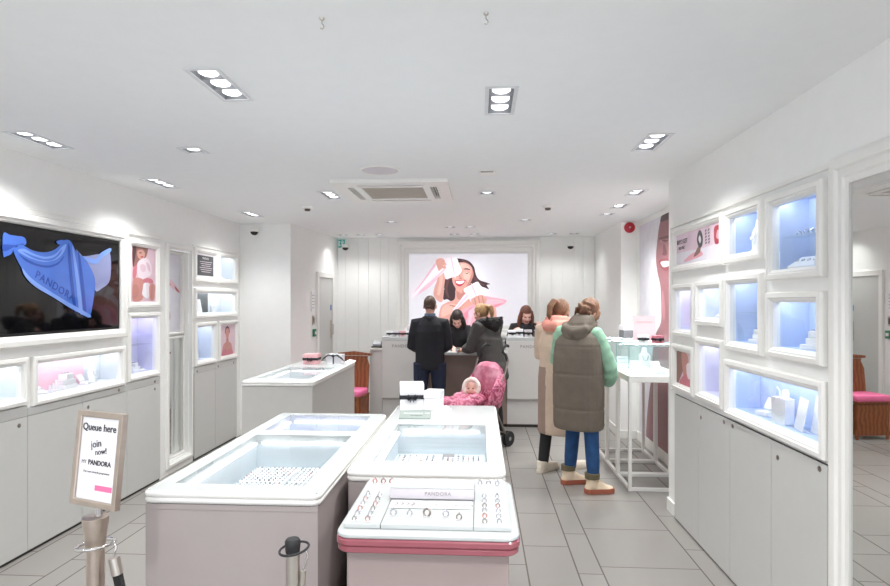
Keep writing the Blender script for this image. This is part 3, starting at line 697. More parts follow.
DL_LABELS = ['triple downlight high on the left half of the ceiling, largest in view', 'triple downlight nearest the centre of the ceiling', 'triple downlight near the right wall ceiling edge',
 'triple downlight at far left over the television', 'triple downlight over the case with pink backing', 'single downlight on the left between the triple ones', 'downlight nearest the security camera at the left corner',
 'triple downlight beside the left edge of the air conditioner', 'single downlight over the recess, closest to the red bell', 'twin downlight over the recess in the middle of its row', 'twin downlight over the recess nearest the right wall end',
 'single downlight to the right of the air conditioner', 'single downlight in front of the right service desk', 'single downlight behind the air conditioner on the left', 'left one of two single downlights over the service gap', 'right one of two single downlights over the service gap',
 'single downlight washing the back wall, nearest left of the big lightbox', 'single downlight washing the back wall just right of the lightbox', 'single downlight washing the back wall nearest the right pier', 'single downlight washing the back wall, second left of the big lightbox', 'single downlight washing the back wall closest to the exit sign', 'left one of two single downlights directly over the lightbox frame', 'right one of two single downlights directly over the lightbox frame',
 'triple downlight above the viewer on the left, out of view', 'triple downlight above the viewer in the middle, out of view', 'triple downlight beside the viewer on the right, out of view', 'triple downlight by the near left wall, out of view']
for (x, y, n), lb in zip(DOWN, DL_LABELS): downlight(x, y, n, lb)
# air conditioner cassette
root = thing('air_conditioner', 'square white ceiling cassette air conditioner with beige grille', 'air conditioner', (ACX, ACY, CZ), 0)
b = MB()
slots = [(-.27, .27, -.36, -.31), (-.27, .27, .31, .36), (-.36, -.31, -.27, .27), (.31, .36, -.27, .27)]
b.slab([-.46, .46], [-.46, .46], slots+[(-.25, .25, -.25, .25)], -.028, lambda u, w, d: (u, w, d-.0005)); b.build('panel', 'white', root)
b = MB(); b.box(-.41, .41, -.41, .41, .004, .05); b.build('body', 'slot', root)
b = MB()
for k in range(18): yy = -.245+k*.0288; b.box(-.249, .249, yy-.005, yy+.009, -.024, -.014)
for k in range(4): xx = -.25+k*.1667; b.box(xx-.003, xx+.003, -.249, .249, -.02, -.008)
b.build('grille', 'beige_grille', root)
MB().box(-.249, .249, -.249, .249, -.006, .002).build('filter', 'beige_grille', root)
for (x0, x1, y0, y1) in slots[1:]:
    b = MB()
    if x1-x0 > y1-y0: b.add([(x0+.004, y0+.008, -.026), (x1-.004, y0+.008, -.026), (x1-.004, y1-.006, -.008), (x0+.004, y1-.006, -.008)], [(0, 1, 2, 3)]); b.add([(x0+.004, y0+.010, -.03), (x1-.004, y0+.010, -.03), (x1-.004, y1-.006, -.012), (x0+.004, y1-.006, -.012)], [(0, 1, 2, 3)])
    else:
        for q in (0, 1): b.box(x0+.012+.02*q, x0+.016+.02*q, y0+.004, y1-.004, -.026, -.004)
    b.build('louvre', 'white', root)
# small ceiling fittings
root = thing('ceiling_speaker', 'round white speaker disc in ceiling before the air conditioner', 'speaker', (-.718, 4.138, CZ))
MB().lathe([(.0001, -.006), (.125, -.006), (.13, -.0005), (.0001, -.0005)], n=40).build('grille', 'lavender', root, smooth=30)
MB().lathe([(.13, -.0005), (.13, -.008), (.148, -.006), (.15, -.0005)], n=40).build('rim', 'white', root, smooth=40)
for x, y, lb in ((-1.72, 5.7, 'white smoke detector on the ceiling left of the air conditioner'), (.67, 5.79, 'white smoke detector on the ceiling right of the air conditioner')):
    root = thing('smoke_detector', lb, 'smoke detector', (x, y, CZ), 0, 'ceiling smoke detectors')
    MB().lathe([(.0001, -.0005), (.055, -.0005), (.055, -.012), (.045, -.02), (.0001, -.02)], n=24).build('base', 'white', root, smooth=40)
    MB().lathe([(.0001, -.0205), (.03, -.0205), (.026, -.04), (.0001, -.042)], n=20).build('sensor', 'slot', root, smooth=40)
root = thing('ceiling_vent', 'small white vent box with dark slit in the ceiling', 'vent', (.051, 4.28, CZ))
MB().box(-.06, .06, -.06, .06, -.012, -.0005).build('body', 'white', root, bevel=.004)
MB().box(-.045, .045, -.0615, -.05, -.009, -.004).build('slit', 'slot', root)
for x, lb in ((-.528, 'left small metal hook hanging from the near ceiling'), (.02, 'right small metal hook hanging from the near ceiling')):
    root = thing('ceiling_hook', lb, 'hook', (x, 1.912, CZ), 0, 'ceiling hooks')
    MB().lathe([(.0001, -.0005), (.009, -.0005), (.007, -.006), (.0001, -.006)], n=14).build('base', 'steel', root, smooth=40)
    MB().tube([(0, 0, -.006), (0, 0, -.018), (.005, 0, -.024), (.007, 0, -.03), (.002, 0, -.037), (-.005, 0, -.034)], .0022, 8).build('hook', 'steel', root, smooth=60)
def dome(x, y, z, lb, mount):
    root = thing('security_camera', lb, 'security camera', (x, y, z), 0, 'security cameras')
    MB().lathe([(.0001, .05), (.05, .05), (.055, .0), (.0001, 0)], n=24).build('housing', 'white', root, smooth=40)
    b = MB(); b.ell((0, 0, 0), (.045, .045, .04), n=20, m=12); b.build('dome', 'black', root, smooth=60)
    MB().box(-.02, .02, .0, mount, .01, .04).build('bracket', 'white', root, bevel=.003)
dome(-2.7, 6.8, 2.46, 'black dome security camera at top of the left pier', .099)
dome(-1.98, 8.44, 2.42, 'black dome security camera on back wall beside the exit sign', .112)
dome(1.3, 8.44, 2.42, 'black dome security camera on back wall left of the right pier', .112)
# red bell on the pier
root = thing('alarm_bell', 'round red alarm bell high on the white pier', 'alarm bell', (1.765, 6.9995, 2.5))
b = MB(); b.M = Matrix.Rotation(PI/2, 4, 'X'); b.lathe([(.0001, .0005), (.05, .0005), (.062, .012), (.062, .03), (.045, .042), (.0001, .046)], n=28); b.build('gong', 'red', root, smooth=40)
b = MB(); b.M = Matrix.Rotation(PI/2, 4, 'X'); b.lathe([(.0001, .046), (.012, .046), (.01, .052), (.0001, .053)], n=14); b.build('cap', 'steel', root, smooth=40)
# exit sign on back wall
root = thing('exit_sign', 'small square green running man exit sign at top of back wall', 'exit sign', (-2.06, YB-.0005, 2.43))
MB().box(-.05, .05, -.02, -.0005, 0, .12).build('panel', 'exit_green', root, bevel=.003)
b = MB()
for q in ([(-.02, .03), (.005, .06), (-.005, .09), (.02, .09), (.02, .06), (.03, .02), (.018, .02), (.006, .05), (-.012, .02)], [(-.03, .085), (.03, .095), (.04, .075), (.03, .07), (.02, .085), (-.02, .078)]):
    b.prism(q, -.0215, -.0205, 'y')
b.ell((.012, -.021, .105), (.009, .0012, .009)); b.box(-.044, -.026, -.0215, -.0205, .02, .1)
b.build('running_figure', 'white', root)

# door on the angled wall
root = thing('door', 'x', 'x', (-2.29, 6.9, 0), -DA)
for k in ('label', 'category'): del root[k]
root.name = 'door_1'; root['kind'] = 'structure'
D0, D1, DH = .80, 1.44, 2.03
b = MB(); b.box(.0008, .03, D0, D0+.06, 0, DH).box(.0008, .03, D1-.06, D1, 0, DH).box(.0008, .03, D0+.06, D1-.06, DH-.07, DH); b.build('door_frame', 'white', root, bevel=.004)
MB().box(.0008, .014, D0+.062, D1-.062, .008, DH-.072).build('door_leaf', 'door_white', root, bevel=.002)
MB().box(.0142, .018, D1-.14, D1-.085, 1.1, 1.36).build('push_plate', 'brushed', root, bevel=.001)
MB().box(.0142, .017, D1-.14, D1-.085, 1.5, 1.58).build('door_sign', 'blue_sign', root)
b = MB(); b.tube([(.018, D1-.11, 1.16), (.05, D1-.11, 1.16), (.05, D1-.11, 1.3), (.018, D1-.11, 1.3)], .007, 8); b.build('door_handle', 'steel', root, smooth=50)
def wallplate(name, label, cat, y, z0, z1, w, m, extra=None, d=.012):
    p = MDW @ Vector((.0008, y, z0))
    r = thing(name, label, cat, tuple(p), -DA)
    MB().box(0, d, -w/2, w/2, 0, z1-z0).build('plate', m, r, bevel=.002)
    if extra: extra(r, w, z1-z0, d)
def ex_lines(r, w, h, d):
    b = MB()
    for i in range(5): b.box(d+.0002, d+.0008, -w*.35, w*.35, h*(.15+.16*i), h*(.15+.16*i)+.008)
    b.build('print', 'ink_grey', r)
wallplate('wall_notice', 'narrow pale printed notice beside the grey-white door', 'notice', .68, 1.5, 1.76, .1, 'satin', ex_lines)
def ex_key(r, w, h, d):
    b = MB(); b.box(d, d+.004, -w*.3, w*.3, h*.2, h*.8); b.build('keypad', 'slot', r)
wallplate('door_reader', 'small brown wall reader between the notice and green button', 'wall reader', .7, 1.32, 1.44, .06, 'brushed', ex_key)
def ex_btn(r, w, h, d):
    b = MB(); b.box(d, d+.006, -w*.28, w*.28, h*.3, h*.7); b.build('button', 'white', r)
wallplate('exit_button', 'green exit release box on the wall beside the door', 'exit button', .72, 1.16, 1.26, .075, 'green', ex_btn, .025)

# big lightbox on the back wall
root = thing('lightbox_poster', 'large lightbox poster of a laughing woman holding white gift boxes', 'poster', (-.177, YB-.0005, 1.1))
W = 1.053
MB().frame(-W, W, 0, 1.43, [(0, -.001), (0, -.05), (.02, -.07), (.06, -.07), (.075, -.05), (.11, -.05), (.125, -.035), (.17, -.03), (.18, -.02), (.18, -.001)]).build('frame', 'white', root)
picture('picture', root, -.872, .872, .09, 1.222, -.014, 'lightbox', BP_ART, 'lit_', -.177, 1.1)
# recess wall poster
root = thing('wall_poster', 'full-height wall poster of a smiling face on the recess wall, right side', 'poster', (XC-.0008, 5.8, .1), RIGHT)
fa = [(k, [(5.8-p[0], p[1]-.1) for p in v]) for k, v in FA_ART]
picture('picture', root, -1.05, 1.05, .02, 2.4, -.01, 'art_bg', fa)
b = MB(); b.frame(-1.07, 1.07, 0, 2.42, [(0, -.001), (0, -.014), (.02, -.014), (.02, -.001)]); b.build('frame', 'white', root)

# ------------------------------------------------------------------ display islands
def rrect(x0, x1, y0, y1, r, n=6):
    o = []
    for cx, cy, a in ((x1-r, y1-r, 0), (x0+r, y1-r, 90), (x0+r, y0+r, 180), (x1-r, y0+r, 270)):
        for i in range(n+1):
            t = R(a+90*i/n); o.append((cx+r*math.cos(t), cy+r*math.sin(t)))
    return o
def resample(poly, step):
    out = []; n = len(poly)
    for i in range(n):
        a, b = Vector(poly[i]), Vector(poly[(i+1) % n]); L = (b-a).length; k = max(1, int(L/step))
        for j in range(k): out.append(a+(b-a)*j/k)
    return out
def island(label, x0, x1, y0, y1, ops, body, H=.98, leds=None, floorz=.11):
    cx, cy = (x0+x1)/2, (y0+y1)/2; w, d = (x1-x0)/2, (y1-y0)/2
    root = thing('display_island', label, 'display counter', (cx, cy, 0))
    T = .045; e = .012
    b = MB(); b.box(-w+.04, w-.04, -d+.04, d-.04, 0, .05); b.build('plinth', 'kick', root)
    ops = [(a-cx, b_-cx, c-cy, d_-cy) for a, b_, c, d_ in ops]
    # body walls with an open top so that the wells stay clear
    b = MB(); iw, idp = w-e, d-e
    b.slab([-iw, iw], [-idp, idp], ops, .02, lambda u, v, q: (u, v, H-T-.001-q))
    b.box(-iw, iw, -idp, -idp+.02, .05, H-T-.02).box(-iw, iw, idp-.02, idp, .05, H-T-.02).box(-iw, -iw+.02, -idp+.02, idp-.02, .05, H-T-.02).box(iw-.02, iw, -idp+.02, idp-.02, .05, H-T-.02)
    b.build('body', body, root)
    b = MB(); f = .014
    b.slab([-w+f, w-f], [-d+f, d-f], ops, T, lambda u, v, q: (u, v, H-q)); b.build('top', 'acrylic', root)
    pts = resample(rrect(-w+f, w-f, -d+f, d-f, .02, 5), .0065)
    for nm, z, r0 in (('edging', H-.0135, .0135), ('edging', H-.033, .012)):
        MB().tube([(p.x, p.y, z) for p in pts], [r0*(1 if i % 2 else .88) for i in range(len(pts))], 8, close=True).build(nm, 'white', root, smooth=70)
    for k, o in enumerate(ops):
        ee = .0012; X0, X1, Y0, Y1 = o[0]+ee, o[1]-ee, o[2]+ee, o[3]-ee; z0 = H-T-floorz
        b = MB()
        V = [(X0,Y0,z0),(X1,Y0,z0),(X1,Y1,z0),(X0,Y1,z0),(X0,Y0,H-T),(X1,Y0,H-T),(X1,Y1,H-T),(X0,Y1,H-T)]
        b.add(V, [(0,1,2,3),(0,4,5,1),(1,5,6,2),(2,6,7,3),(3,7,4,0)])
        wl = b.build('well', 'well', root, recalc=False)
        MB().box(X0, X1, Y0, Y1, H-.009, H-.001).build('glass_top', 'glass', root)
        lm = (leds or {}).get(k, 'led_well')
        b = MB(); b.box(X0+.002, X0+.014, Y0+.03, Y1-.03, H-T+.004, H-T+.012); b.box(X0+.03, X1-.03, Y1-.014, Y1-.002, H-T+.004, H-T+.012)
        b.build('light_strip', lm, root)
    return root, H-T-floorz
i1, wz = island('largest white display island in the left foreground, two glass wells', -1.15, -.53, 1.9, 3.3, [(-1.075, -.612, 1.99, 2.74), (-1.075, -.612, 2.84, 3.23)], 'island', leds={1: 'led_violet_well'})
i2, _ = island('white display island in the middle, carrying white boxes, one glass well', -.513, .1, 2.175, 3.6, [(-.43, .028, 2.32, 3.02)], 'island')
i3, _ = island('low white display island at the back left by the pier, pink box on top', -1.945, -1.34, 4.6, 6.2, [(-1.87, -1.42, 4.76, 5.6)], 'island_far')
def pad(x, y, w, d, label, rows, cols, tag_cards=(), rz=0, ring_m='silver'):
    root = thing('jewellery_pad', label, 'display pad', (x, y, wz+.0005), rz, 'jewellery pads in the island wells')
    b = MB(); b.box(-w/2, w/2, -d/2, d/2, 0, .018); b.build('cushion', 'velvet', root, bevel=.006)
    b = MB(); mats = ['silver', 'rosegold', 'gem_grey']
    for i in range(rows):
        for j in range(cols):
            px, py = -w/2+(j+.5)*w/cols, -d/2+(i+.5)*d/rows
            b.cur = random.choice([0, 0, 0, 0, 0, 1, 2, 2])
            s = random.uniform(.6, 1); r = min(w/cols, d/rows)*.2*s
            pts = [(px+r*math.cos(a*PI/4), py+r*.4*math.sin(a*PI/4), .0185+r*.8+r*.7*math.sin(a*PI/4)) for a in range(8)]
            b.tube(pts, .0011+.0008*s, 5, close=True)
            if random.random() < .5: b.ell((px, py, .0185+.004), (.004, .004, .004), n=8, m=6)
    o = b.build('rings', mats, root, smooth=60); o['kind'] = 'stuff'
    for tx, ty in tag_cards:
        b = MB(); b.box(-.03, .03, -.009, .009, 0, .002); b.build('price_card', 'ink_grey', root, loc=(tx, ty, .034), rot=(R(35), 0, 0))
    return root
rowsn = ['front', 'middle', 'back']
for i in range(3):
    for j in range(2):
        pad(-.945+.214*j, 2.11+.225*i, .2, .21, '%s %s jewellery pad of white velvet in the large near well' % (rowsn[i], 'left' if j == 0 else 'right'), 8, 10)
pad(-.838, 3.035, .38, .24, 'white jewellery pad in the small violet-lit well of left island', 3, 7)
pad(-.318, 2.5, .2, .28, 'front left jewellery pad in the middle island well', 8, 7)
pad(-.095, 2.5, .2, .28, 'front right jewellery pad with a price card in the middle island well', 8, 7, [(-.06, .1)])
pad(-.318, 2.79, .2, .25, 'back left jewellery pad in the middle island well', 7, 7)
pad(-.095, 2.79, .2, .25, 'back right jewellery pad with a price card in the middle island well', 7, 8, [(-.06, .08)])
pad(-1.645, 5.2, .36, .6, 'jewellery pad in the well of the low back island', 6, 5)

def gift_box(label, loc, w, d, h, rz=0, m='satin', rib='ribbon', lid=None, group=None, rz_bow=0, bow='front'):
    root = thing('gift_box', label, 'box', loc, rz, group)
    MB().box(-w/2, w/2, -d/2, d/2, 0, h*.62).build('base', m, root, bevel=.003)
    MB().box(-w/2-.002, w/2+.002, -d/2-.002, d/2+.002, h*.625, h).build('lid', lid or m, root, bevel=.003)
    if rib:
        rw = min(.012, h*.14); zz = h*.5; q = .0034
        b = MB()
        b.box(-w/2-q, w/2+q, -d/2-q, -d/2-.0022, zz-rw, zz+rw).box(-w/2-q, w/2+q, d/2+.0022, d/2+q, zz-rw, zz+rw)
        b.box(-w/2-q, -w/2-.0022, -d/2-q, d/2+q, zz-rw, zz+rw).box(w/2+.0022, w/2+q, -d/2-q, d/2+q, zz-rw, zz+rw)
        b.build('ribbon', rib, root)
        b = MB()
        for s in (-1, 1):
            b.tube([(0, -d/2-.008, zz), (s*w*.14, -d/2-.02, zz+rw*1.3), (s*w*.26, -d/2-.014, zz), (s*w*.14, -d/2-.008, zz-rw*1.3), (0, -d/2-.008, zz)], rw*.6, 6, flat=.5)
            b.tube([(0, -d/2-.008, zz), (s*w*.08, -d/2-.008, zz-rw*2.4)], rw*.5, 6, flat=.4)
        b.ell((0, -d/2-.01, zz), (rw*.9, rw*.7, rw*.9), n=10, m=6)
        b.build('bow', rib, root, smooth=60)
    return root
HT = .9805
gift_box('tall white gift box with a dark ribbon on middle island', (-.41, 3.47, HT), .14, .13, .155, R(8))
gift_box('plain white box leaning in front of the tall ribboned box, middle island', (-.274, 3.45, HT), .095, .1, .115, R(-12), rib=None)
# folded paper and plaque
b = MB(); b.prism([(-.045, -.03), (.04, -.035), (.05, .02), (-.03, .03)], 0, .003).prism([(-.04, -.02), (.03, -.028), (.02, .026)], .003, .018)
tag(b.build('folded_paper', 'satin', None, (-.215, 3.45, HT), (0, 0, .2)), 'small crumpled white paper beside the white boxes', 'paper')
root = thing('plaque', 'grey green plaque with small lettering lying on middle island top', 'plaque', (-.36, 3.2, HT), R(2))
b = MB(); b.prism([(-.06, 0), (.06, 0), (.06, .008), (-.06, .03)], -.085, .085, 'x'); 
b = MB(); b.add([(-.085,-.045,0),(.085,-.045,0),(.085,.045,0),(-.085,.045,0),(-.085,-.045,.006),(.085,-.045,.006),(.085,.045,.03),(-.085,.045,.03)], [(0,3,2,1),(4,5,6,7),(0,1,5,4),(1,2,6,5),(2,3,7,6),(3,0,4,7)])
b.build('block', 'plaque', root, bevel=.002)
text('lettering', 'PANDORA ME', .021, root, (.01, .008, .0205), (R(15), 0, 0), 'satin', spacing=1.1)
text('small_print', 'my ring size', .012, root, (.01, -.018, .0135), (R(15), 0, 0), 'ink', spacing=1.1)
# low back island top
root = gift_box('pale pink box with a dark ribbon on the low back island', (-1.74, 5.92, HT), .15, .13, .105, 0, 'pale_pink')
root = thing('gift_bag', 'small white gift bag with wide dark ribbon bow on the low back island', 'gift bag', (-1.5, 5.94, HT), R(-12))
MB().prism([(-.085, 0), (.085, 0), (.09, .1), (-.09, .1)], -.04, .04, 'y').build('bag', 'satin', root, bevel=.003)
b = MB()
for s in (-1, 1): b.tube([(0, -.05, .085), (s*.05, -.06, .095), (s*.1, -.055, .06), (s*.13, -.05, .03)], [.012, .018, .014, .006], 8, flat=.45)
b.ell((0, -.052, .085), (.018, .012, .014)); b.box(-.006, .006, -.046, -.041, .0, .08); b.build('bow', 'ribbon', root, smooth=60)
b = MB(); b.add([(-.05,-.02,0),(.06,-.03,0),(.07,.02,.012),(-.04,.03,.006),(0,0,.03)], [(0,1,4),(1,2,4),(2,3,4),(3,0,4),(3,2,1,0)])
tag(b.build('folded_paper', 'satin', None, (-1.39, 6.12, HT)), 'scrap of white paper at back right corner of the low back island', 'paper')

# ------------------------------------------------------------------ charm tray on pedestal
root = thing('tray_stand', 'white pedestal with pink-edged charm tray in the foreground', 'display stand', (-.152, 1.9, 0))
MB().box(-.235, .235, -.235, .235, 0, .9).build('pedestal', 'counter', root, bevel=.006)
def rbox(b, x0, x1, y0, y1, z0, z1, r, n=8):
    p = rrect(x0, x1, y0, y1, r, n); i = .004
    q = rrect(x0+i, x1-i, y0+i, y1-i, r-i, n)
    b.loft([[Vector((*a, z)) for a in pl] for pl, z in ((q, z0), (p, z0+i), (p, z1-i), (q, z1))]); return b
b = rbox(MB(), -.264, .264, -.259, .259, .9005, .92, .045); b.build('pink_rim', 'pink_edge', root, smooth=40)
b = rbox(MB(), -.267, .267, -.262, .262, .9205, .941, .045); b.build('pink_rim', 'pink_edge', root, smooth=40)
rbox(MB(), -.265, .265, -.26, .26, .9415, .9565, .044).build('deck', 'acrylic', root, smooth=40)
TZ = .957
def board(name, x0, x1, y0, y1, label):
    r = thing(name, label, 'charm board', ((x0+x1)/2, (y0+y1)/2, TZ), 0, 'charm boards on the tray')
    w, d = (x1-x0)/2, (y1-y0)/2
    b = MB(); b.add([(-w,-d,0),(w,-d,0),(w,d,0),(-w,d,0),(-w,-d,.014),(w,-d,.014),(w,d,.02),(-w,d,.02)], [(0,3,2,1),(4,5,6,7),(0,1,5,4),(1,2,6,5),(2,3,7,6),(3,0,4,7)])
    b.build('board', 'acrylic', r, bevel=.002); return r
bl = board('charm_board', -.4, -.292, 1.68, 2.1, 'left charm board on the pink-edged tray')
bc = board('charm_board', -.29, -.02, 1.68, 2.1, 'wide middle board on the pink-edged tray, holding the lettered block')
br = board('charm_board', -.018, .09, 1.68, 2.1, 'right charm board on the pink-edged tray')
root = thing('lettered_block', 'long white block with grey lettering on the charm tray', 'sign block', (-.157, 1.935, TZ+.019))
MB().box(-.138, .138, -.05, .05, .0005, .034).build('block', 'lavender', root, bevel=.002)
MB().box(-.138, .138, -.05, .05, .0345, .037).build('cap', 'acrylic', root, bevel=.001)
text('lettering', 'PANDORA', .017, root, (.02, -.0506, .018), (PI/2, 0, 0), 'ink_grey', spacing=1.1)
root = thing('offer_strip', 'white strip with printed offer in front of lettered block', 'sign', (-.155, 1.835, TZ+.0178))
MB().add([(-.13,-.03,0),(.13,-.03,0),(.13,.03,.001),(-.13,.03,.001),(-.13,-.03,.002),(.13,-.03,.002),(.13,.03,.003),(-.13,.03,.003)], [(0,3,2,1),(4,5,6,7),(0,1,5,4),(1,2,6,5),(2,3,7,6),(3,0,4,7)]).build('card', 'satin', root)
text('lettering', 'BUY 2 GET ONE FREE', .02, root, (.035, -.005, .0032), (R(1), 0, 0), 'ink_grey', spacing=1.05, ext=.0003)
b = MB()
for k in range(4):
    x = -.118+k*.018
    b.add([(x,-.018,.0032),(x+.006,-.018,.0032),(x+.016,0,.0036),(x+.006,.018,.0038),(x,.018,.0038),(x+.009,0,.0036)], [(0,1,2,5),(5,2,3,4)])
b.build('chevrons', 'ink_grey', root)
kinds = ['round silver', 'heart-shaped silver', 'dark oxidised', 'rose gold']
def charm(name, label, x, y, z, k, s=1, group='charms on the tray boards'):
    r = thing(name, label, 'charm', (x, y, z), random.uniform(-.4, .4), group)
    rr = .0085*s
    b = MB(); b.tube([(rr*math.cos(a*PI/6), .003*math.sin(a*PI/6), rr+rr*math.sin(a*PI/6)) for a in range(12)], .0026*s, 6, close=True)
    b.build('bead', ['silver', 'silver', 'lockm', 'rosegold'][k], r, smooth=60)
    b = MB(); b.tube([(-.004, 0, 2*rr), (0, 0, 2*rr+.006), (.004, 0, 2*rr)], .0015, 6); b.build('loop', 'silver', r, smooth=60)
    MB().box(-.011*s, .011*s, -.007, .007, 0, .0015).build('foot', 'satin', r)
    return r
ordn = ['first', 'second', 'third', 'fourth', 'fifth', 'last']
for cx, nm in ((-.372, 'outer left'), (-.332, 'inner left'), (.014, 'inner right'), (.056, 'outer right')):
    for i in range(6):
        y = 1.7+i*.042
        k = random.choice([0, 0, 1, 2, 3])
        charm('charm', '%s charm in the %s column of the tray, %s row from front' % (kinds[k], nm, ordn[i]), cx, y, TZ+.0145+(y-1.68)*.0143+.0005, k, .72)
for i in range(3):
    charm('charm', 'rose gold charm at back of the left board, %s from left' % ordn[i], -.372+.03*i, 2.04, TZ+.0203, 3, .85, 'rosy charms at the back of left board')
    charm('charm', 'clear silver charm at back of right board, %s from left' % ordn[i], 0.0+.03*i, 2.04, TZ+.0203, 0, .8, 'clear charms at the back of right board')
for i, (x, s) in enumerate(((-.262, 1.05), (-.212, .85), (-.16, 1.3), (-.103, 1.0), (-.062, .9))):
    charm('pendant', 'silver pendant on the middle board before the offer strip, %s from left' % ordn[i if i < 4 else 5], x, 1.745-(.02 if i == 4 else 0), TZ+.0158, 2 if i in (2, 4) else 0, s, 'pendants on the middle board')

# ------------------------------------------------------------------ service desk
def podium(label, x0, x1, letter_x):
    y0, y1, h = 7.5, 7.84, 1.165
    root = thing('service_desk', label, 'service desk', ((x0+x1)/2, y0, 0))
    w = (x1-x0)/2; d = y1-y0
    MB().box(-w+.02, w-.02, .055, d-.01, 0, .04).build('plinth', 'kick', root)
    MB().box(-w, w, .035, d, .04, h-.05).build('body', 'podium', root, bevel=.003)
    MB().box(-w, w, 0, .034, .37, h-.0505).build('front_panel', 'podium', root, bevel=.003)
    MB().box(-w, w, 0, d, h-.05, h).build('top', 'acrylic', root, bevel=.004)
    text('lettering', 'PANDORA', .055, root, (letter_x-(x0+x1)/2, -.0007, 1.045), (PI/2, 0, 0), 'ink_grey', spacing=1.15, bold=.001)
    return root
podium('left tall white service desk behind the man in navy', -1.276, -.68, -1.0)
podium('right tall white service desk beside the stroller handle', .35, .95, .66)
root = thing('service_desk', 'lower white desk between the two tall service desks', 'service desk', (-.165, 7.5, 0))
MB().box(-.51, .51, .07, .4, 0, .04).build('plinth', 'kick', root)
MB().box(-.512, .512, .04, .45, .04, .93).build('body', 'desk_taupe_shaded', root, bevel=.003)
MB().box(-.512, .512, -.02, .46, .931, .972).build('top', 'acrylic', root, bevel=.006)
root = thing('side_shelf', 'narrow white side shelf left of the left tall service desk', 'shelf unit', (-1.36, 7.52, 0))
MB().box(-.08, .08, .05, .3, 0, .04).build('plinth', 'kick', root)
MB().box(-.082, .082, .02, .32, .04, .985).build('body', 'podium', root, bevel=.003)
MB().box(-.082, .082, 0, .33, .986, 1.015).build('top', 'podium', root, bevel=.003)
root = thing('card_printer', 'dark grey receipt printer on the narrow side shelf', 'printer', (-1.365, 7.66, 1.0155))
MB().box(-.065, .07, -.1, .1, 0, .02).build('base', 'slot', root, bevel=.003)
MB().prism([(-.09, .0205), (.09, .0205), (.09, .085), (-.03, .085), (-.09, .05)], -.045, .06, 'x').build('housing', 'housing', root, bevel=.004)
root = thing('back_counter', 'long white back counter under the big lightbox', 'counter', (-.15, 8.42, 0))
MB().box(-.85, .85, -.09, .125, .05, 1.03).build('body', 'podium', root, bevel=.003)
MB().box(-.83, .83, -.07, .1, 0, .05).build('plinth', 'kick', root)
MB().box(-.87, .87, -.1, .128, 1.031, 1.065).build('top', 'acrylic', root, bevel=.004)
# boxes on the tall desks
PT = 1.1655
for i, (x, m, r_) in enumerate(((-1.2, 'satin', .1), (-1.11, 'lavender', -.1), (-1.02, 'pale_pink', .05), (-.94, 'satin', -.15))):
    gift_box('%s box with a dark bow on the left tall desk, %s from left' % ({'satin': 'white', 'lavender': 'lilac', 'pale_pink': 'pink'}[m], ordn[i if i < 3 else 5]), (x, 7.66, PT), .075, .07, .07, r_, m, group='ribboned boxes on the left tall desk')
gift_box('taller silver grey box behind the ribboned boxes on the left tall desk', (-.93, 7.77, PT), .09, .08, .13, 0, 'lavender', rib=None)
for i, (x, m, r_, h) in enumerate(((.42, 'satin', .15, .085), (.52, 'satin', -.1, .1), (.63, 'lavender', .1, .09))):
    gift_box('%s box with dark bow on right tall desk, %s from left' % ({'satin': 'white', 'lavender': 'lilac'}[m], ordn[i]), (x, 7.68, PT), .09, .08, h, r_, m, group='ribboned boxes on the right tall desk')
root = thing('perfume_bottle', 'small dark bottle standing on right tall desk', 'bottle', (.715, 7.66, PT))
MB().lathe([(.0001, 0), (.018, 0), (.018, .05), (.009, .062), (.009, .07), (.0001, .07)], n=18).build('bottle', 'slot', root, smooth=40)
MB().lathe([(.0001, .0705), (.01, .0705), (.01, .09), (.0001, .09)], n=16).build('cap', 'silver', root, smooth=40)
gift_box('small white box on lower desk between the staff member and man', (-.45, 7.6, .9725), .09, .08, .05, .2, 'satin', rib=None)
root = thing('card_terminal', 'small grey card terminal on the lower desk', 'card terminal', (-.27, 7.56, .9725), .2)
b = MB(); b.add([(-.038,-.08,0),(.038,-.08,0),(.038,.08,0),(-.038,.08,0),(-.038,-.08,.02),(.038,-.08,.02),(.038,.08,.05),(-.038,.08,.05)], [(0,3,2,1),(4,5,6,7),(0,1,5,4),(1,2,6,5),(2,3,7,6),(3,0,4,7)]); b.build('body', 'housing', root, bevel=.005)
b = MB(); b.add([(-.03,.0,.0385),(.03,.0,.0385),(.03,.07,.0525),(-.03,.07,.0525)], [(0,1,2,3)]); b.add([(-.03,.0,.036),(.03,.0,.036),(.03,.07,.049),(-.03,.07,.049)], [(0,1,2,3)]); b.build('display', 'slot', root)
b = MB(); b.prism([(-.1, -.07), (.1, -.06), (.09, .07), (-.1, .06)], 0, .002); tag(b.build('paper_sheet', 'satin', None, (-.04, 7.64, .9725), (0, 0, .3)), 'white paper sheet on the lower desk before the grey-coated woman', 'paper')

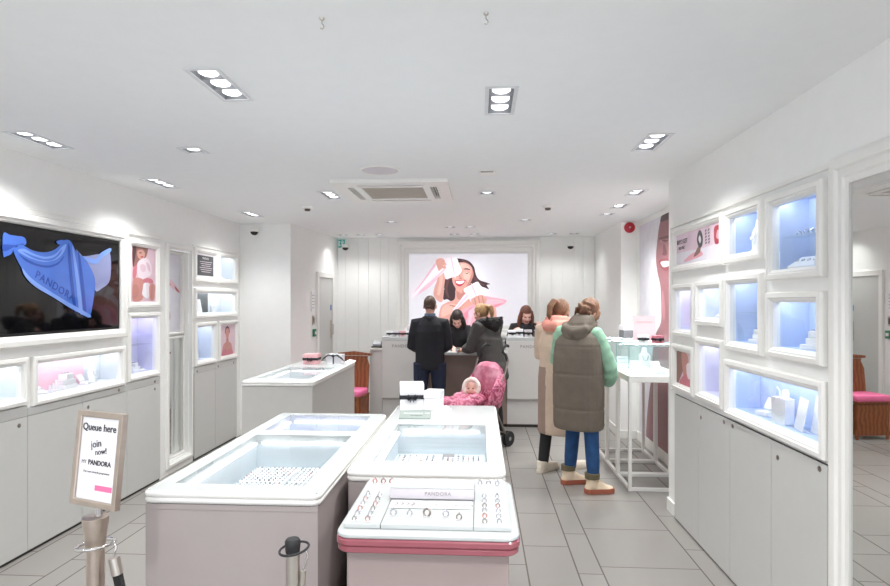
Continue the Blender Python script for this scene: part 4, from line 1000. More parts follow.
# wooden chair by the service desk
root = thing('wooden_chair', 'brown wooden chair with bright pink seat beside left service desk', 'chair', (-1.67, 7.27, 0), R(-8))
b = MB(); b.prism([(-.21, .05), (.21, .05), (.19, .42), (-.19, .42)], -.17, -.13, 'y'); b.build('front_board', 'wood', root, bevel=.004)
for sx in (-1, 1): b = MB(); b.box(sx*.2-.008, sx*.2+.008, -.12, .16, .05, .42); b.build('side_board', 'wood', root, bevel=.003)
MB().box(-.22, .22, -.19, .2, .43, .45).build('seat_board', 'wood', root, bevel=.004)
rbox(MB(), -.215, .215, -.19, .16, .451, .52, .04).build('seat_cushion', 'hot_pink', root, smooth=50)
b = MB(); b.M = Matrix.Translation((0, .18, .45)) @ Matrix.Rotation(R(-7), 4, 'X'); b.prism([(-.2, 0), (.2, 0), (.205, .35), (.17, .44), (.18, .47), (-.18, .47), (-.17, .44), (-.205, .35)], -.012, .02, 'y'); b.build('back_board', 'wood', root, bevel=.005)
b = MB(); b.M = Matrix.Translation((0, .18, .45)) @ Matrix.Rotation(R(-7), 4, 'X'); b.prism([(-.22, .475), (.22, .475), (.225, .505), (0, .53), (-.225, .505)], -.03, .035, 'y'); b.build('top_rail', 'wood', root, bevel=.006)
for sx in (-1, 1):
    for y, zz in ((-.15, .43), (.18, .43)): b = MB(); b.tube([(sx*.19, y, 0), (sx*.195, y, zz)], [.018, .024], 8); b.build('leg', 'wood', root, smooth=50)

# ------------------------------------------------------------------ glass cases by the recess
def glass_case(y0, y1, label):
    x0, x1 = 1.27, 1.78; cx, cy = (x0+x1)/2, (y0+y1)/2; w, d = (x1-x0)/2, (y1-y0)/2
    root = thing('glass_case', label, 'glass display case', (cx, cy, 0), 0, 'glass cases in front of the recess')
    t = .014
    for sx in (-1, 1):
        for sy in (-1, 1):
            xx, yy = sx*(w-t), sy*(d-t); MB().box(xx-t, xx+t, yy-t, yy+t, 0, .93).build('leg', 'white', root, bevel=.002)
    b = MB(); q = 2*t
    b.box(-w+q, w-q, -d, -d+q, .0, q).box(-w+q, w-q, d-q, d, .0, q).box(-w, -w+q, -d+q, d-q, .0, q).box(w-q, w, -d+q, d-q, .0, q)
    b.build('base_frame', 'white', root, bevel=.002)
    b = MB(); b.box(-w, w, -d, d, .931, .985); b.build('platform', 'white', root, bevel=.003)
    g = .003; z0, z1 = .9855, 1.24
    b = MB(); b.box(-w+g, w-g, -d+g, -d+2*g, z0, z1).box(-w+g, w-g, d-2*g, d-g, z0, z1).box(-w+g, -w+2*g, -d+2*g, d-2*g, z0, z1).box(w-2*g, w-g, -d+2*g, d-2*g, z0, z1)
    b.build('glass_sides', 'glass_green', root)
    MB().box(-w+g, w-g, -d+g, d-g, z1+.0005, z1+.0085).build('glass_lid', 'glass_green', root)
    b = MB()
    for sx in (-1, 1):
        b.box(sx*(w-.005)-.003, sx*(w-.005)+.003, -d+.006, -d+.012, z0, z1)
    b.box(-w, w, -d-.001, -d+.002, z1, z1+.009).box(-w-.001, -w+.002, -d, d, z1, z1+.009)
    b.build('glass_edge', 'glass_edge', root)
    MB().box(-w+.03, w-.03, d-.03, d-.016, z1-.014, z1-.004).build('light_strip', 'led', root)
    return root
glass_case(5.05, 5.5, 'glass case on white steel legs nearest the right wall end')
glass_case(5.51, 5.96, 'middle glass case on white steel legs, beside the woman in olive')
glass_case(5.97, 6.42, 'farthest glass case on white steel legs, by the pier')
GT = 1.2495
root = thing('menu_sign', 'pale pink sign card standing on the nearest glass cases', 'sign', (1.56, 5.62, GT), R(-14))
b = MB(); b.M = Matrix.Rotation(R(-10), 4, 'X'); b.box(-.1, .1, -.003, .003, .003, .24); b.build('card', 'pale_pink', root)
b = MB(); b.M = Matrix.Rotation(R(-10), 4, 'X'); b.box(-.112, .112, .0035, .008, .003, .25); b.build('holder', 'glass_green', root)
b = MB(); b.box(-.1, .1, .0, .07, 0, .003); b.build('foot', 'glass_green', root)
text('lettering', 'PANDORA', .03, root, (0, .027, .175), (PI/2-R(-10), 0, 0), 'ink_grey')
gift_box('grey box with white lid on the farthest glass case', (1.52, 6.1, GT), .13, .11, .13, .2, 'housing', rib=None, lid='satin')
gift_box('white box with a dark bow before the pink sign on glass case', (1.49, 5.4, GT), .09, .08, .07, -.2, 'satin')
gift_box('small rosy brown box with a dark bow on nearest glass case', (1.6, 5.34, GT), .075, .07, .07, .3, 'art_pk5')

# ------------------------------------------------------------------ jewellery stands
def stand(kind, label, loc, rz, s=1.0, m='satin'):
    root = thing({'bust': 'necklace_bust', 'ramp': 'display_ramp', 'box': 'open_box', 'stack': 'block_stack', 'bag': 'gift_bag', 'card': 'display_card', 'posts': 'ring_posts'}[kind], label,
                 {'bust': 'bust', 'ramp': 'ramp', 'box': 'box', 'stack': 'blocks', 'bag': 'gift bag', 'card': 'card', 'posts': 'ring stand'}[kind], loc, rz, 'stands inside the display cases')
    if kind == 'bust':
        b = MB(); b.M = Matrix.Diagonal((s, s, s, 1))
        b.loft([[Vector((rx*math.cos(2*PI*k/20), .6*ry*math.sin(2*PI*k/20)+y0, z)) for k in range(20)] for rx, ry, y0, z in ((.06, .06, 0, 0), (.062, .055, 0, .01), (.05, .035, 0, .03), (.062, .05, .005, .1), (.055, .045, .008, .13), (.03, .035, .012, .155), (.026, .03, .014, .19), (.015, .018, .014, .2))])
        b.build('form', m, root, smooth=70)
        b = MB(); b.M = Matrix.Diagonal((s, s, s, 1)); b.tube([(.028*math.cos(a), -.026-.012*(1-abs(math.cos(a))), .12-.05*abs(math.sin(a))) for a in [PI*i/12 for i in range(13)]], .0025, 6); b.build('necklace', 'silver', root, smooth=60)
    elif kind == 'ramp':
        b = MB(); b.prism([(-.05*s, 0), (.05*s, 0), (.05*s, .06*s), (.035*s, .06*s), (-.05*s, .012*s)], -.07*s, .07*s, 'x'); b.build('wedge', m, root, bevel=.003)
        b = MB()
        for k in range(4): b.tube([(-.05*s+.033*s*k+.008*math.cos(a*PI/4), -.012*s+.006*math.sin(a*PI/4), .033*s+.004+.004*math.sin(a*PI/4)+.004) for a in range(8)], .0018, 5, close=True)
        b.build('rings', 'silver', root, smooth=60)
    elif kind == 'box':
        b = MB(); b.box(-.05*s, .05*s, -.04*s, .04*s, 0, .03*s); b.build('base', m, root, bevel=.004)
        b = MB(); b.M = Matrix.Translation((0, .04*s, .0305*s)) @ Matrix.Rotation(R(60), 4, 'X'); b.box(-.05*s, .05*s, -.0, .08*s, 0, .018*s); b.build('lid', m, root, bevel=.004)
    elif kind == 'stack':
        z = 0
        for k, (w, h, r_) in enumerate(((.07, .03, .1), (.055, .035, -.2), (.045, .04, .15))):
            b = MB(); b.box(-w*s, w*s, -w*s*.7, w*s*.7, 0, h*s); b.build('block', m, root, (.006*k, 0, z), (0, 0, r_), bevel=.004); z += h*s+.0006
        b = MB(); b.tube([(.03*s*math.cos(a*PI/6), .02*s*math.sin(a*PI/6), z+.004) for a in range(12)], .003, 6, close=True); b.build('bracelet', 'silver', root, smooth=60)
    elif kind == 'bag':
        b = MB(); b.prism([(-.05*s, 0), (.05*s, 0), (.055*s, .13*s), (-.055*s, .13*s)], -.025*s, .025*s, 'y'); b.build('bag', m, root, bevel=.003)
        b = MB(); b.tube([(-.02*s, -.027*s, .12*s), (-.018*s, -.03*s, .17*s), (0, -.03*s, .185*s), (.018*s, -.03*s, .17*s), (.02*s, -.027*s, .12*s)], .003, 6); b.build('handle', 'satin', root, smooth=60)
    elif kind == 'card':
        b = MB(); b.M = Matrix.Rotation(R(-10), 4, 'X'); b.box(-.05*s, .05*s, 0, .003, .002, .13*s); b.build('panel', m, root)
        b = MB(); b.box(-.04*s, .04*s, .0, .035, 0, .003); b.build('foot', 'satin', root)
    else:
        b = MB(); b.box(-.06*s, .06*s, -.025*s, .025*s, 0, .012*s); b.build('base', m, root, bevel=.002)
        for k in range(3):
            b = MB(); b.lathe([(.0001, .0125*s), (.009*s, .0125*s), (.006*s, .045*s+.012*k), (.0001, .05*s+.012*k)], (-.04*s+.04*s*k, 0, 0), 14); b.build('post', m, root, smooth=50)
    return root
z0 = FW+.0022
S = [('B', 'ramp', 'white ramp of rings at far left of the pink-backed case', -.34, .085, 0, .8), ('B', 'posts', 'white ring posts in front part of the pink-backed case', -.2, .07, .2, 1), ('B', 'stack', 'white block stack with bracelet in middle of the pink-backed case', -.06, .085, 0, 1.0),
     ('B', 'bust', 'white necklace bust at right side of the pink-backed case', .27, .1, 0, .74), ('B', 'box', 'open white box near right end of the pink-backed case', .15, .075, .2, .7),
     ('A', 'ramp', 'white ramp in the case cut by the photo edge', .3, .085, 0, .9), ('D', 'stack', 'white blocks at bottom of the tall lavender case', 0, .085, 0, .75), ('D', 'ramp', 'white ramp at bottom right of the tall lavender case', .22, .09, 0, .6),
     ('r2', 'card', 'white card at the left end of the case with dark panel', -.24, .06, 0, 1.15), ('r2', 'bust', 'small white necklace bust in the case with dark panel', .1, .09, 0, .7), ('r1', 'ramp', 'white ramp in the small square case', 0, .09, 0, .8), ('r3', 'posts', 'ring posts in the small upright case beside the portrait', 0, .09, 0, .9),
     ('F1', 'bust', 'white necklace bust in top row case on right wall', -.1, .085, 0, .98), ('F2', 'ramp', 'white ramp low in the largest upright blue case', -.12, .085, .3, 1.0), ('F2', 'card', 'white card at the near side of the largest upright blue case', .1, .07, 0, .8),
     ('F3', 'stack', 'white block stack in the tall blue case under the bust case', -.06, .085, .2, .7), ('F4', 'stack', 'largest white block stack, in the square blue case by the tall mirror', .02, .086, .3, .82),
     ('F5', 'box', 'open white box in bright blue case', -.22, .082, .3, .85), ('F5', 'bag', 'white gift bag in the bright blue case', -.02, .07, .15, 1), ('F5', 'bust', 'white necklace bust in the bright blue case', -.1, .115, 0, .8), ('F5', 'card', 'white card near the mirror end of bright blue case', .14, .06, -.2, 1.2), ('F5', 'card2', 'tall white card at the near end of bright blue case', .25, .1, .1, 1.35),
     ('G2', 'posts', 'ring posts in the narrow pale case', 0, .09, 0, 1), ('G3', 'ramp', 'white ramp in the nearly square pale case', 0, .09, 0, .9), ('G5', 'posts', 'ring posts in the upright lilac case', .0, .09, 0, 1)]
for key, kind, lb, fx, ly, dr, sc in S:
    root = CASEREF[key][0]
    stand('card' if kind == 'card2' else kind, lb, at(key, fx, ly, z0), root.rotation_euler.z+dr, sc, 'art_pk1' if key == 'none' else 'satin')
# glass shelf pieces in three cases
for key in ('F2', 'D', 'F3'):
    root, w, h = CASEREF[key]
    MB().box(-w/2+FW+.003, w/2-FW-.003, .03, .14, h*.5, h*.5+.005).build('glass_shelf', 'glass_green', root)
root, w, h = CASEREF['F2']
for i in range(3):
    charm('charm', 'small white charm on the glass shelf of the largest blue case, %s from far end' % ordn[i], *at('F2', -.26+.12*i, .08, h*.5+.0056), 0, 1.2, 'charms on the glass shelf')
for i, (x, y, k) in enumerate(((1.4, 5.2, 'ramp'), (1.58, 5.25, 'box'), (1.42, 5.7, 'posts'), (1.6, 5.75, 'bust'), (1.5, 6.2, 'ramp'))):
    stand(k, ['white ramp in front of the nearest glass case', 'open white box inside the nearest glass case', 'ring posts inside the middle glass case', 'white bust inside the middle glass case', 'white ramp inside the farthest glass case'][i], (x, y, .986), [0, .3, .2, 0, .1][i], .95)

# ------------------------------------------------------------------ stanchions, sign and rope
P1, P2 = Vector((-1.19, 1.73, 0)), Vector((-.512, 1.56, 0))
root = thing('stanchion', 'brushed metal queue post carrying the framed sign, left foreground', 'queue post', tuple(P1))
MB().lathe([(.0001, 0), (.16, 0), (.16, .008), (.14, .018), (.04, .028), (.0001, .028)], n=40).build('base', 'brushed', root, smooth=40)
MB().lathe([(.0001, .0285), (.0255, .0285), (.0255, .86), (.0001, .86)], n=28).build('pole', 'brushed', root, smooth=40)
MB().lathe([(.0001, .8605), (.028, .8605), (.030, .885), (.037, .945), (.037, .955), (.0001, .957)], n=28).build('collar', 'brushed', root, smooth=35)
b = MB(); b.tube([(.052*math.cos(a*PI/16), .052*math.sin(a*PI/16), .868+.006*math.cos(a*PI/16+.6)) for a in range(32)], .0055, 8, close=True); b.build('ring', 'chrome', root, smooth=60)
b = MB(); b.lathe([(.0001, .9575), (.012, .9575), (.012, .985), (.0001, .985)], (.01, .0, 0), 14); b.build('sign_stem', 'chrome', root, smooth=40)
# sign
root = thing('queue_sign', 'framed queue here sign on top of the left queue post', 'sign', (P1.x-.004, P1.y, .9855), R(-19))
Wd, Hh = .101, .29
b = MB(); b.M = Matrix.Rotation(R(-6), 4, 'X'); b.frame(-Wd, Wd, 0, Hh, [(0, -.011), (0, .009), (.019, .009), (.019, -.008), (.016, -.011)]); b.build('frame', 'brushed', root, bevel=.001)
b = MB(); b.M = Matrix.Rotation(R(-6), 4, 'X'); b.box(-Wd+.018, Wd-.018, -.004, .010, .018, Hh-.018); b.build('sheet', 'satin', root)
sgn = Matrix.Rotation(R(-6), 4, 'X')
def st(name, s, size, x, z, m, **k):
    return text(name, s, size, root, tuple(sgn @ Vector((x, -.0048, z))), (PI/2-R(6), 0, 0), m, **k)
st('heading', 'Queue here', .0305, -.004, .24, 'ink', bold=.0004)
o = st('script', 'join', .032, -.012, .19, 'ink'); o.rotation_euler = (PI/2-R(6), R(-12), 0)
o = st('script', 'now!', .026, .012, .168, 'ink'); o.rotation_euler = (PI/2-R(6), R(-10), 0)
st('brand_line', 'PANDORA', .021, .01, .132, 'ink', bold=.0004); st('brand_prefix', 'MY', .016, -.059, .132, 'ink_grey')
st('small_print', 'Our new rewards programme', .0095, .0, .104, 'ink_grey')
b = MB(); b.M = sgn; b.box(.0, .074, -.0052, -.0042, .05, .066); b.build('pink_bar', 'hot_pink', root)
root = thing('stanchion', 'shorter metal queue post with black cap in front of the largest island', 'queue post', tuple(P2))
MB().lathe([(.0001, 0), (.15, 0), (.15, .008), (.13, .018), (.03, .028), (.0001, .028)], n=40).build('base', 'steel', root, smooth=40)
MB().lathe([(.0001, .0285), (.0185, .0285), (.0185, .935), (.0001, .935)], n=24).build('pole', 'steel', root, smooth=40)
MB().lathe([(.0001, .9355), (.019, .9355), (.021, .955), (.021, .966), (.017, .972), (.0001, .973)], n=24).build('cap', 'rubber', root, smooth=35)
b = MB(); b.tube([(.004+.039*math.cos(a*PI/16), .039*math.sin(a*PI/16), .945+.006*math.cos(a*PI/16-.5)) for a in range(32)], .0033, 8, close=True); b.build('ring', 'rubber', root, smooth=60)
# rope hanging between the posts
A = P1+Vector((.062, -.01, .845)); B = P2+Vector((.03, .0, .9))
root = thing('barrier_rope', 'black barrier rope hooked to the queue post with the sign', 'rope', tuple(A))
b = MB(); b.tube([(-.012, .008, .024), (.0, .004, .034), (.012, 0, .022), (.006, 0, .004), (.004, 0, -.012)], .0035, 8); b.build('hook', 'chrome', root, smooth=60)
b = MB(); b.tube([(.004, 0, -.012), (.016, -.001, -.062)], [.0165, .0165], 16); b.build('ferrule', 'steel', root, smooth=40)
e = B-A; D1 = Vector((.016, -.001, -.062)); D2 = e+Vector((-.004, .0, -.062))
pts = []
for i in range(41):
    t = i/40; p = D1.lerp(D2, t); p.z -= 1.25*(t-t*t)*1.15; p.y -= .14*4*(t-t*t)*.5; pts.append(tuple(p))
b = MB(); b.tube(pts, .0145, 12); b.build('rope', 'rope', root, smooth=70)
b = MB(); b.tube([tuple(e+Vector((-.004, 0, -.06))), tuple(e+Vector((-.001, 0, -.014)))], .0085, 14); b.build('ferrule', 'steel', root, smooth=40)
b = MB(); b.tube([tuple(e+Vector((-.001, 0, -.014))), tuple(e+Vector((.006, 0, .004))), tuple(e+Vector((.012, 0, .03))), tuple(e+Vector((.006, 0, .042)))], .003, 8); b.build('hook', 'chrome', root, smooth=60)

# ------------------------------------------------------------------ people
V = Vector
def ring(c, rx, ry, n=24, yaw=0, px=0, py=0, pw=2.0):
    """oval ring around c; px / py tilt the ring so that a leaning trunk stays round"""
    o = []
    for k in range(n):
        a = 2*PI*k/n; ca, sa = math.cos(a), math.sin(a)
        x = rx*math.copysign(abs(ca)**(2/pw), ca); y = ry*math.copysign(abs(sa)**(2/pw), sa)
        X = x*math.cos(yaw)-y*math.sin(yaw); Y = x*math.sin(yaw)+y*math.cos(yaw)
        o.append(V((c[0]+X, c[1]+Y, c[2]+px*X+py*Y)))
    return o
def head_matrix(c, pitch=0, yaw=0, roll=0, s=1):
    # face looks along +y; pitch > 0 looks down, yaw > 0 turns to the figure's left
    return Matrix.Translation(c) @ Matrix.Rotation(yaw, 4, 'Z') @ Matrix.Rotation(-pitch, 4, 'X') @ Matrix.Rotation(roll, 4, 'Y') @ Matrix.Scale(s, 4)
def add_head(b, HM):
    b.M = HM
    b.ell((0, -.014, .022), (.074, .093, .098), n=20, m=14); b.ell((0, .026, -.03), (.058, .062, .088), n=20, m=14); b.ell((0, .05, -.082), (.034, .032, .028))
    b.tube([(0, .084, .018), (0, .096, -.006), (0, .108, -.028), (0, .095, -.034)], [.007, .009, .0125, .008], 8)
    for s in (-1, 1):
        b.ell((s*.076, -.008, -.012), (.010, .020, .032)); b.ell((s*.033, .062, -.028), (.026, .024, .026)); b.ell((s*.026, .08, .026), (.022, .012, .008)); b.ell((s*.0125, .098, -.03), (.007, .008, .006))
    b.ell((0, .086, -.055), (.022, .009, .006)); b.ell((0, .084, -.066), (.019, .010, .007))
    b.M = None
def add_hand(b, w, d, n, side, curl=.5, s=1.0, spread=.12):
    d = V(d).normalized(); n = V(n); n = (n-d*n.dot(d)).normalized(); l = n.cross(d).normalized()*side     # l points to the thumb
    w = V(w)
    def P(a, q, t): return w+(d*a+l*q+n*t)*s
    rings = []
    for a, hw, ht in ((-.015, .024, .019), (.015, .029, .017), (.05, .039, .016), (.085, .038, .0125), (.094, .03, .009)):
        rings.append([w+(d*a+l*(hw*math.cos(2*PI*k/14))+n*(ht*math.sin(2*PI*k/14)))*s for k in range(14)])
    b.loft(rings)
    for k, (q, L) in enumerate(((.028, .072), (.0095, .08), (-.0095, .075), (-.027, .058))):
        a = curl; p = V((.082, q, 0)); pts = [tuple(P(*p))]; ang = a*.5; sp = q*spread/.03
        for seg in (.45, .32, .26):
            p = p+V((math.cos(ang)*L*seg, sp*L*seg*.5, math.sin(ang)*L*seg)); pts.append(tuple(P(*p))); ang += a*.8
        b.tube(pts, [.0095*s, .009*s, .008*s, .006*s], 8)
    b.tube([P(.012, .022, .004), P(.035, .043, .014), P(.058, .052, .024), P(.076, .05, .034)], [.0135*s, .0115*s, .0095*s, .007*s], 8)
def figure(root, J, skin='skin_light', voxel=.0075, hand_curl=.6, lipsm='lips', eyes=True, hs=1.0):
    b = MB(); HM = head_matrix(J['head'], *J.get('turn', (0, 0, 0)), s=J.get('hs', 1))
    pel, che, nec = V(J['pelvis']), V(J['chest']), V(J['neck'])
    wa = pel.lerp(che, .5)
    b.loft([ring(pel-V((0, 0, .08)), .11, .085), ring(pel, .145, .10), ring(wa, .115, .085), ring(che, .135, .095), ring(che.lerp(nec, .55), .15, .085), ring(che.lerp(nec, .85), .10, .065), ring(nec, .055, .05)])
    b.tube([nec-V((0, 0, .05)), nec, HM @ V((0, -.02, -.06)), HM @ V((0, -.012, .0))], [.06, .054, .05, .05], 14)
    for s, k in ((-1, 'L'), (1, 'R')):
        sh, el, wr = V(J['sh'+k]), V(J['el'+k]), V(J['wr'+k])
        b.tube([V((sh.x*.55, sh.y, sh.z-.01)), sh, sh.lerp(el, .5), el, el.lerp(wr, .4), wr], [.05, .048, .04, .034, .034, .022], 12)
        hd = J.get('hd'+k, wr-el); hn = J.get('hn'+k, (-s*.9, .2, -.2))
        add_hand(b, wr, hd, hn, s if J.get('flip'+k) is None else -s, J.get('curl', hand_curl), hs)
        hp, kn, an = V(J['hip'+k]), V(J['kn'+k]), V(J['an'+k]); to = V(J['to'+k])
        b.tube([hp, hp.lerp(kn, .5), kn, kn.lerp(an, .35), an], [.078, .066, .05, .048, .032], 12)
        b.tube([an+V((0, 0, -.01))-(to-an)*.25, an+V((0, 0, -.035)), to], [.026, .03, .02], 10)
    add_head(b, HM)
    me = remesh(b, voxel, 4, .4); me.name = 'body'
    for m in (skin, lipsm, 'eye', 'satin'): me.materials.append(MATS[m])
    inv = HM.inverted()
    for p in me.polygons:
        c = inv @ p.center
        if abs(c.x) < .021 and .07 < c.y and -.071 < c.z < -.05: p.material_index = 1
    bm = bmesh.new(); bm.from_mesh(me)
    if eyes:
        e = MB(); e.M = HM
        for s in (-1, 1):
            e.cur = 2; e.ell((s*.029, .0795, .006), (.0125, .008, .006), n=10, m=8)
        for f in e.f:
            vs = [bm.verts.new(e.v[i]) for i in f]; nf = bm.faces.new(vs); nf.material_index = 2; nf.smooth = True
    bm.to_mesh(me); bm.free()
    link('body', me, root)
    return HM
def trousers(root, J, m, r=(.098, .084, .066, .06, .052), top=None, name='trousers', voxel=.009, hem=None):
    b = MB(); pel = V(J['pelvis']) if top is None else V(top)
    b.loft([ring(pel+V((0, 0, .06)), .15, .115), ring(pel, .165, .125), ring(pel-V((0, 0, .09)), .165, .12), ring(pel-V((0, 0, .13)), .13, .1)])
    for k in 'LR':
        hp, kn, an = V(J['hip'+k]), V(J['kn'+k]), V(J['an'+k])
        e = an if hem is None else kn.lerp(an, hem)
        b.tube([hp, hp.lerp(kn, .5), kn, kn.lerp(e, .4), kn.lerp(e, .7), e], [r[0], r[1], r[2], (r[2]+r[3])/2, r[3], r[4]], 14)
    return blob(name, b, voxel, m, root, 4)
def shoe(root, an, to, m, sole, h=.1, wide=.05, cuff=None, name='shoe'):
    an, to = V(an), V(to); d = (to-an); d.z = 0; L = d.length+.11; d.normalize(); yaw = math.atan2(d.x, d.y)
    M_ = Matrix.Translation((an.x, an.y, 0)) @ Matrix.Rotation(-yaw, 4, 'Z')
    b = MB(); b.M = M_
    y0, y1 = -.075, L-.03
    rings = []
    for y, w, hh in ((y0, .022, .055), (y0+.025, wide*.78, h*.75), (0, wide*.8, h*.85), (.05, wide*.88, h*.82), (.1, wide, .066), (y1-.05, wide*.98, .055), (y1-.012, wide*.7, .045), (y1, wide*.3, .034)):
        rings.append([V((w*math.cos(2*PI*k/16), y, .022+max(0, math.sin(2*PI*k/16))*(hh-.012)+min(0, math.sin(2*PI*k/16))*.012)) for k in range(16)])
    b.loft(rings)
    b.tube([(0, -.018, .05), (0, -.012, h+.02)], [.05, .05], 14)
    o = blob(name, b, .007, m, root, 3)
    s = MB(); s.M = M_
    out = [(-.02, y0-.004), (.02, y0-.004), (wide*.85, y0+.03), (wide*.84, .03), (wide*1.04, .1), (wide*1.0, y1-.045), (wide*.6, y1), (-wide*.6, y1), (-wide*1.0, y1-.045), (-wide*1.04, .1), (-wide*.84, .03), (-wide*.85, y0+.03)]
    s.prism([tuple(p) for p in smooth_poly(out, 3)], .002, .042 if cuff else .026); s.build('sole', sole, o, bevel=.003)
    if cuff:
        c = MB(); c.M = M_; c.lathe([(.052, h), (.062, h), (.064, h+.045), (.052, h+.045)], (0, -.014, 0), 18); c.build('cuff', cuff, o, smooth=50)
    return o
def upper(b, J, rings, sleeve=(.078, .062, .056, .045), arms='LR', cut=1.0):
    """torso rings plus sleeves of a garment"""
    b.loft(rings)
    for k in arms:
        sh, el, wr = V(J['sh'+k]), V(J['el'+k]), V(J['wr'+k]); w = el.lerp(wr, cut)
        b.tube([V((sh.x*.45, sh.y, sh.z)), sh, sh.lerp(el, .5), el, el.lerp(w, .5), w], [sleeve[0]*.95, sleeve[0], (sleeve[0]+sleeve[1])/2, sleeve[1], sleeve[2], sleeve[3]], 14)
def cap_hair(b, HM, r=(.083, .1, .105), c=(0, -.022, .03)):
    b.M = HM; b.ell(c, r, n=20, m=14); b.M = None
def carve_face(me, HM, y=.045, top=.06, xw=.075):
    """keep the face clear: drop hair faces in front of the face oval"""
    inv = HM.inverted(); bm = bmesh.new(); bm.from_mesh(me)
    kill = [f for f in bm.faces if (lambda c: c.y > y and c.z < top and abs(c.x) < xw)(inv @ f.calc_center_median())]
    bmesh.ops.delete(bm, geom=kill, context='FACES'); bm.to_mesh(me); bm.free()
J0 = dict(pelvis=(0, 0, .93), chest=(0, 0, 1.2), neck=(0, -.01, 1.44), head=(0, .02, 1.575), shL=(-.18, 0, 1.375), shR=(.18, 0, 1.375),
          elL=(-.24, .0, 1.1), elR=(.24, .0, 1.1), wrL=(-.2, .2, .98), wrR=(.2, .2, .98), hipL=(-.09, 0, .9), hipR=(.09, 0, .9), knL=(-.1, .02, .5), knR=(.1, .02, .5),
          anL=(-.11, -.02, .09), anR=(.11, -.02, .09), toL=(-.13, .12, .03), toR=(.13, .12, .03))

# --- man in navy at the left desk, back to the viewer
root = thing('person', 'man in a navy jacket and dark jeans standing with his back turned at the desk', 'person', (-.61, 7.06, 0), R(2))
J = dict(J0, head=(0.0, .02, 1.572), neck=(0, -.01, 1.43), pelvis=(0, 0, .92), chest=(0, -.01, 1.21), shL=(-.172, 0, 1.365), shR=(.172, 0, 1.365), elL=(-.218, .0, 1.08), elR=(.218, .0, 1.08), wrL=(-.15, .25, 1.02), wrR=(.15, .25, 1.02),
         turn=(.2, -.1, 0), hipL=(-.1, 0, .88), hipR=(.1, 0, .88), knL=(-.12, .02, .48), knR=(.11, .03, .48), anL=(-.14, -.02, .09), anR=(.12, 0, .09), toL=(-.17, .12, .03), toR=(.15, .14, .03))
HM = figure(root, J)
trousers(root, J, 'denim_dark', (.105, .094, .078, .07, .064))
for k in 'LR': shoe(root, J['an'+k], J['to'+k], 'black', 'rubber', .09)
b = MB()
upper(b, J, [ring((0, .005, .80), .172, .13), ring((0, .005, .84), .18, .137), ring((0, 0, .98), .178, .135), ring((0, -.005, 1.12), .188, .135), ring((0, -.01, 1.26), .2, .135), ring((0, -.01, 1.345), .18, .118), ring((0, -.01, 1.405), .12, .095), ring((0, -.01, 1.45), .078, .075)], (.074, .066, .058, .046))
b.tube([(-.06, -.05, 1.43), (0, -.085, 1.42), (.06, -.05, 1.43)], [.025, .035, .025], 10)
blob('jacket', b, .0085, 'navy', root, 5)
b = MB(); b.loft([ring((0, -.005, 1.435), .072, .07), ring((0, 0, 1.482), .066, .064)]); blob('shirt_collar', b, .006, 'collar_blue', root, 2)
b = MB(); cap_hair(b, HM, (.0775, .095, .102), (0, -.02, .025)); b.M = HM; b.tube([(0, -.075, -.02), (0, -.07, -.07)], [.045, .04], 12); b.M = None; me = remesh(b, .006, 2)
inv = HM.inverted(); bm = bmesh.new(); bm.from_mesh(me)
bmesh.ops.delete(bm, geom=[f for f in bm.faces if (lambda c: c.z < -.058 or (c.y > .02 and c.z < .06) or (abs(c.x) > .06 and c.z < .02 and c.y > -.035))(inv @ f.calc_center_median())], context='FACES'); bm.to_mesh(me); bm.free()
me.materials.append(MATS['hair_brown']); link('hair', me, root)

# --- woman in dark grey fur-trimmed coat leaning on the desk
root = thing('person', 'woman with blond ponytail in dark grey fur-hooded coat leaning on the desk', 'person', (.15, 7.08, 0), R(48))
J = dict(J0, pelvis=(0, 0, .88), chest=(0, .06, 1.16), neck=(0, .12, 1.37), head=(0, .19, 1.475), turn=(.3, .2, 0), shL=(-.17, .08, 1.32), shR=(.17, .08, 1.32), elL=(-.21, .16, 1.06), elR=(.2, .18, 1.06), wrL=(-.06, .40, 1.03), wrR=(.1, .42, 1.03),
         hipL=(-.09, 0, .85), hipR=(.09, 0, .85), hdL=(.2, 1, -.1), hdR=(-.5, 1, -.1), hnL=(.2, 0, -1), hnR=(0, 0, -1), hs=.95)
HM = figure(root, J)
trousers(root, J, 'leggings', (.095, .08, .062, .055, .05))
for k in 'LR': shoe(root, J['an'+k], J['to'+k], 'black', 'rubber', .1)
b = MB()
upper(b, J, [ring((0, -.02, .68), .2, .16), ring((0, -.02, .72), .21, .17), ring((0, -.005, .86), .2, .16), ring((0, .02, .9), .195, .155), ring((0, .03, 1.0), .19, .145), ring((0, .045, 1.05), .2, .15), ring((0, .06, 1.17), .198, .145), ring((0, .075, 1.2), .192, .14), ring((0, .09, 1.3), .18, .125), ring((0, .11, 1.37), .12, .1), ring((0, .12, 1.4), .08, .08)], (.085, .074, .064, .05))
blob('coat', b, .0085, 'grey_coat', root, 5)
b = MB()
b.tube([(-.1, .17, 1.36), (-.13, .06, 1.37), (-.08, -.03, 1.37), (.02, -.06, 1.37), (.1, -.01, 1.37), (.13, .09, 1.37), (.1, .18, 1.36)], [.035, .055, .066, .07, .066, .055, .035], 12)
b.tube([(-.08, .0, 1.34), (0, -.05, 1.32), (.08, .0, 1.34)], [.05, .065, .05], 12)
for i in range(90):
    a = random.uniform(.15, PI*1.0-.15)*1.0+PI; px, py = .125*math.cos(a)*random.uniform(.7, 1.15), .06+.12*math.sin(a)*random.uniform(.8, 1.2)
    z = 1.37+random.uniform(-.03, .05); b.tube([(px, py, z), (px*1.3, py-.05 if py < .06 else py, z+random.uniform(-.01, .035))], [.018, .004], 5)
blob('fur_hood', b, .007, 'fur_dark', root, 1)
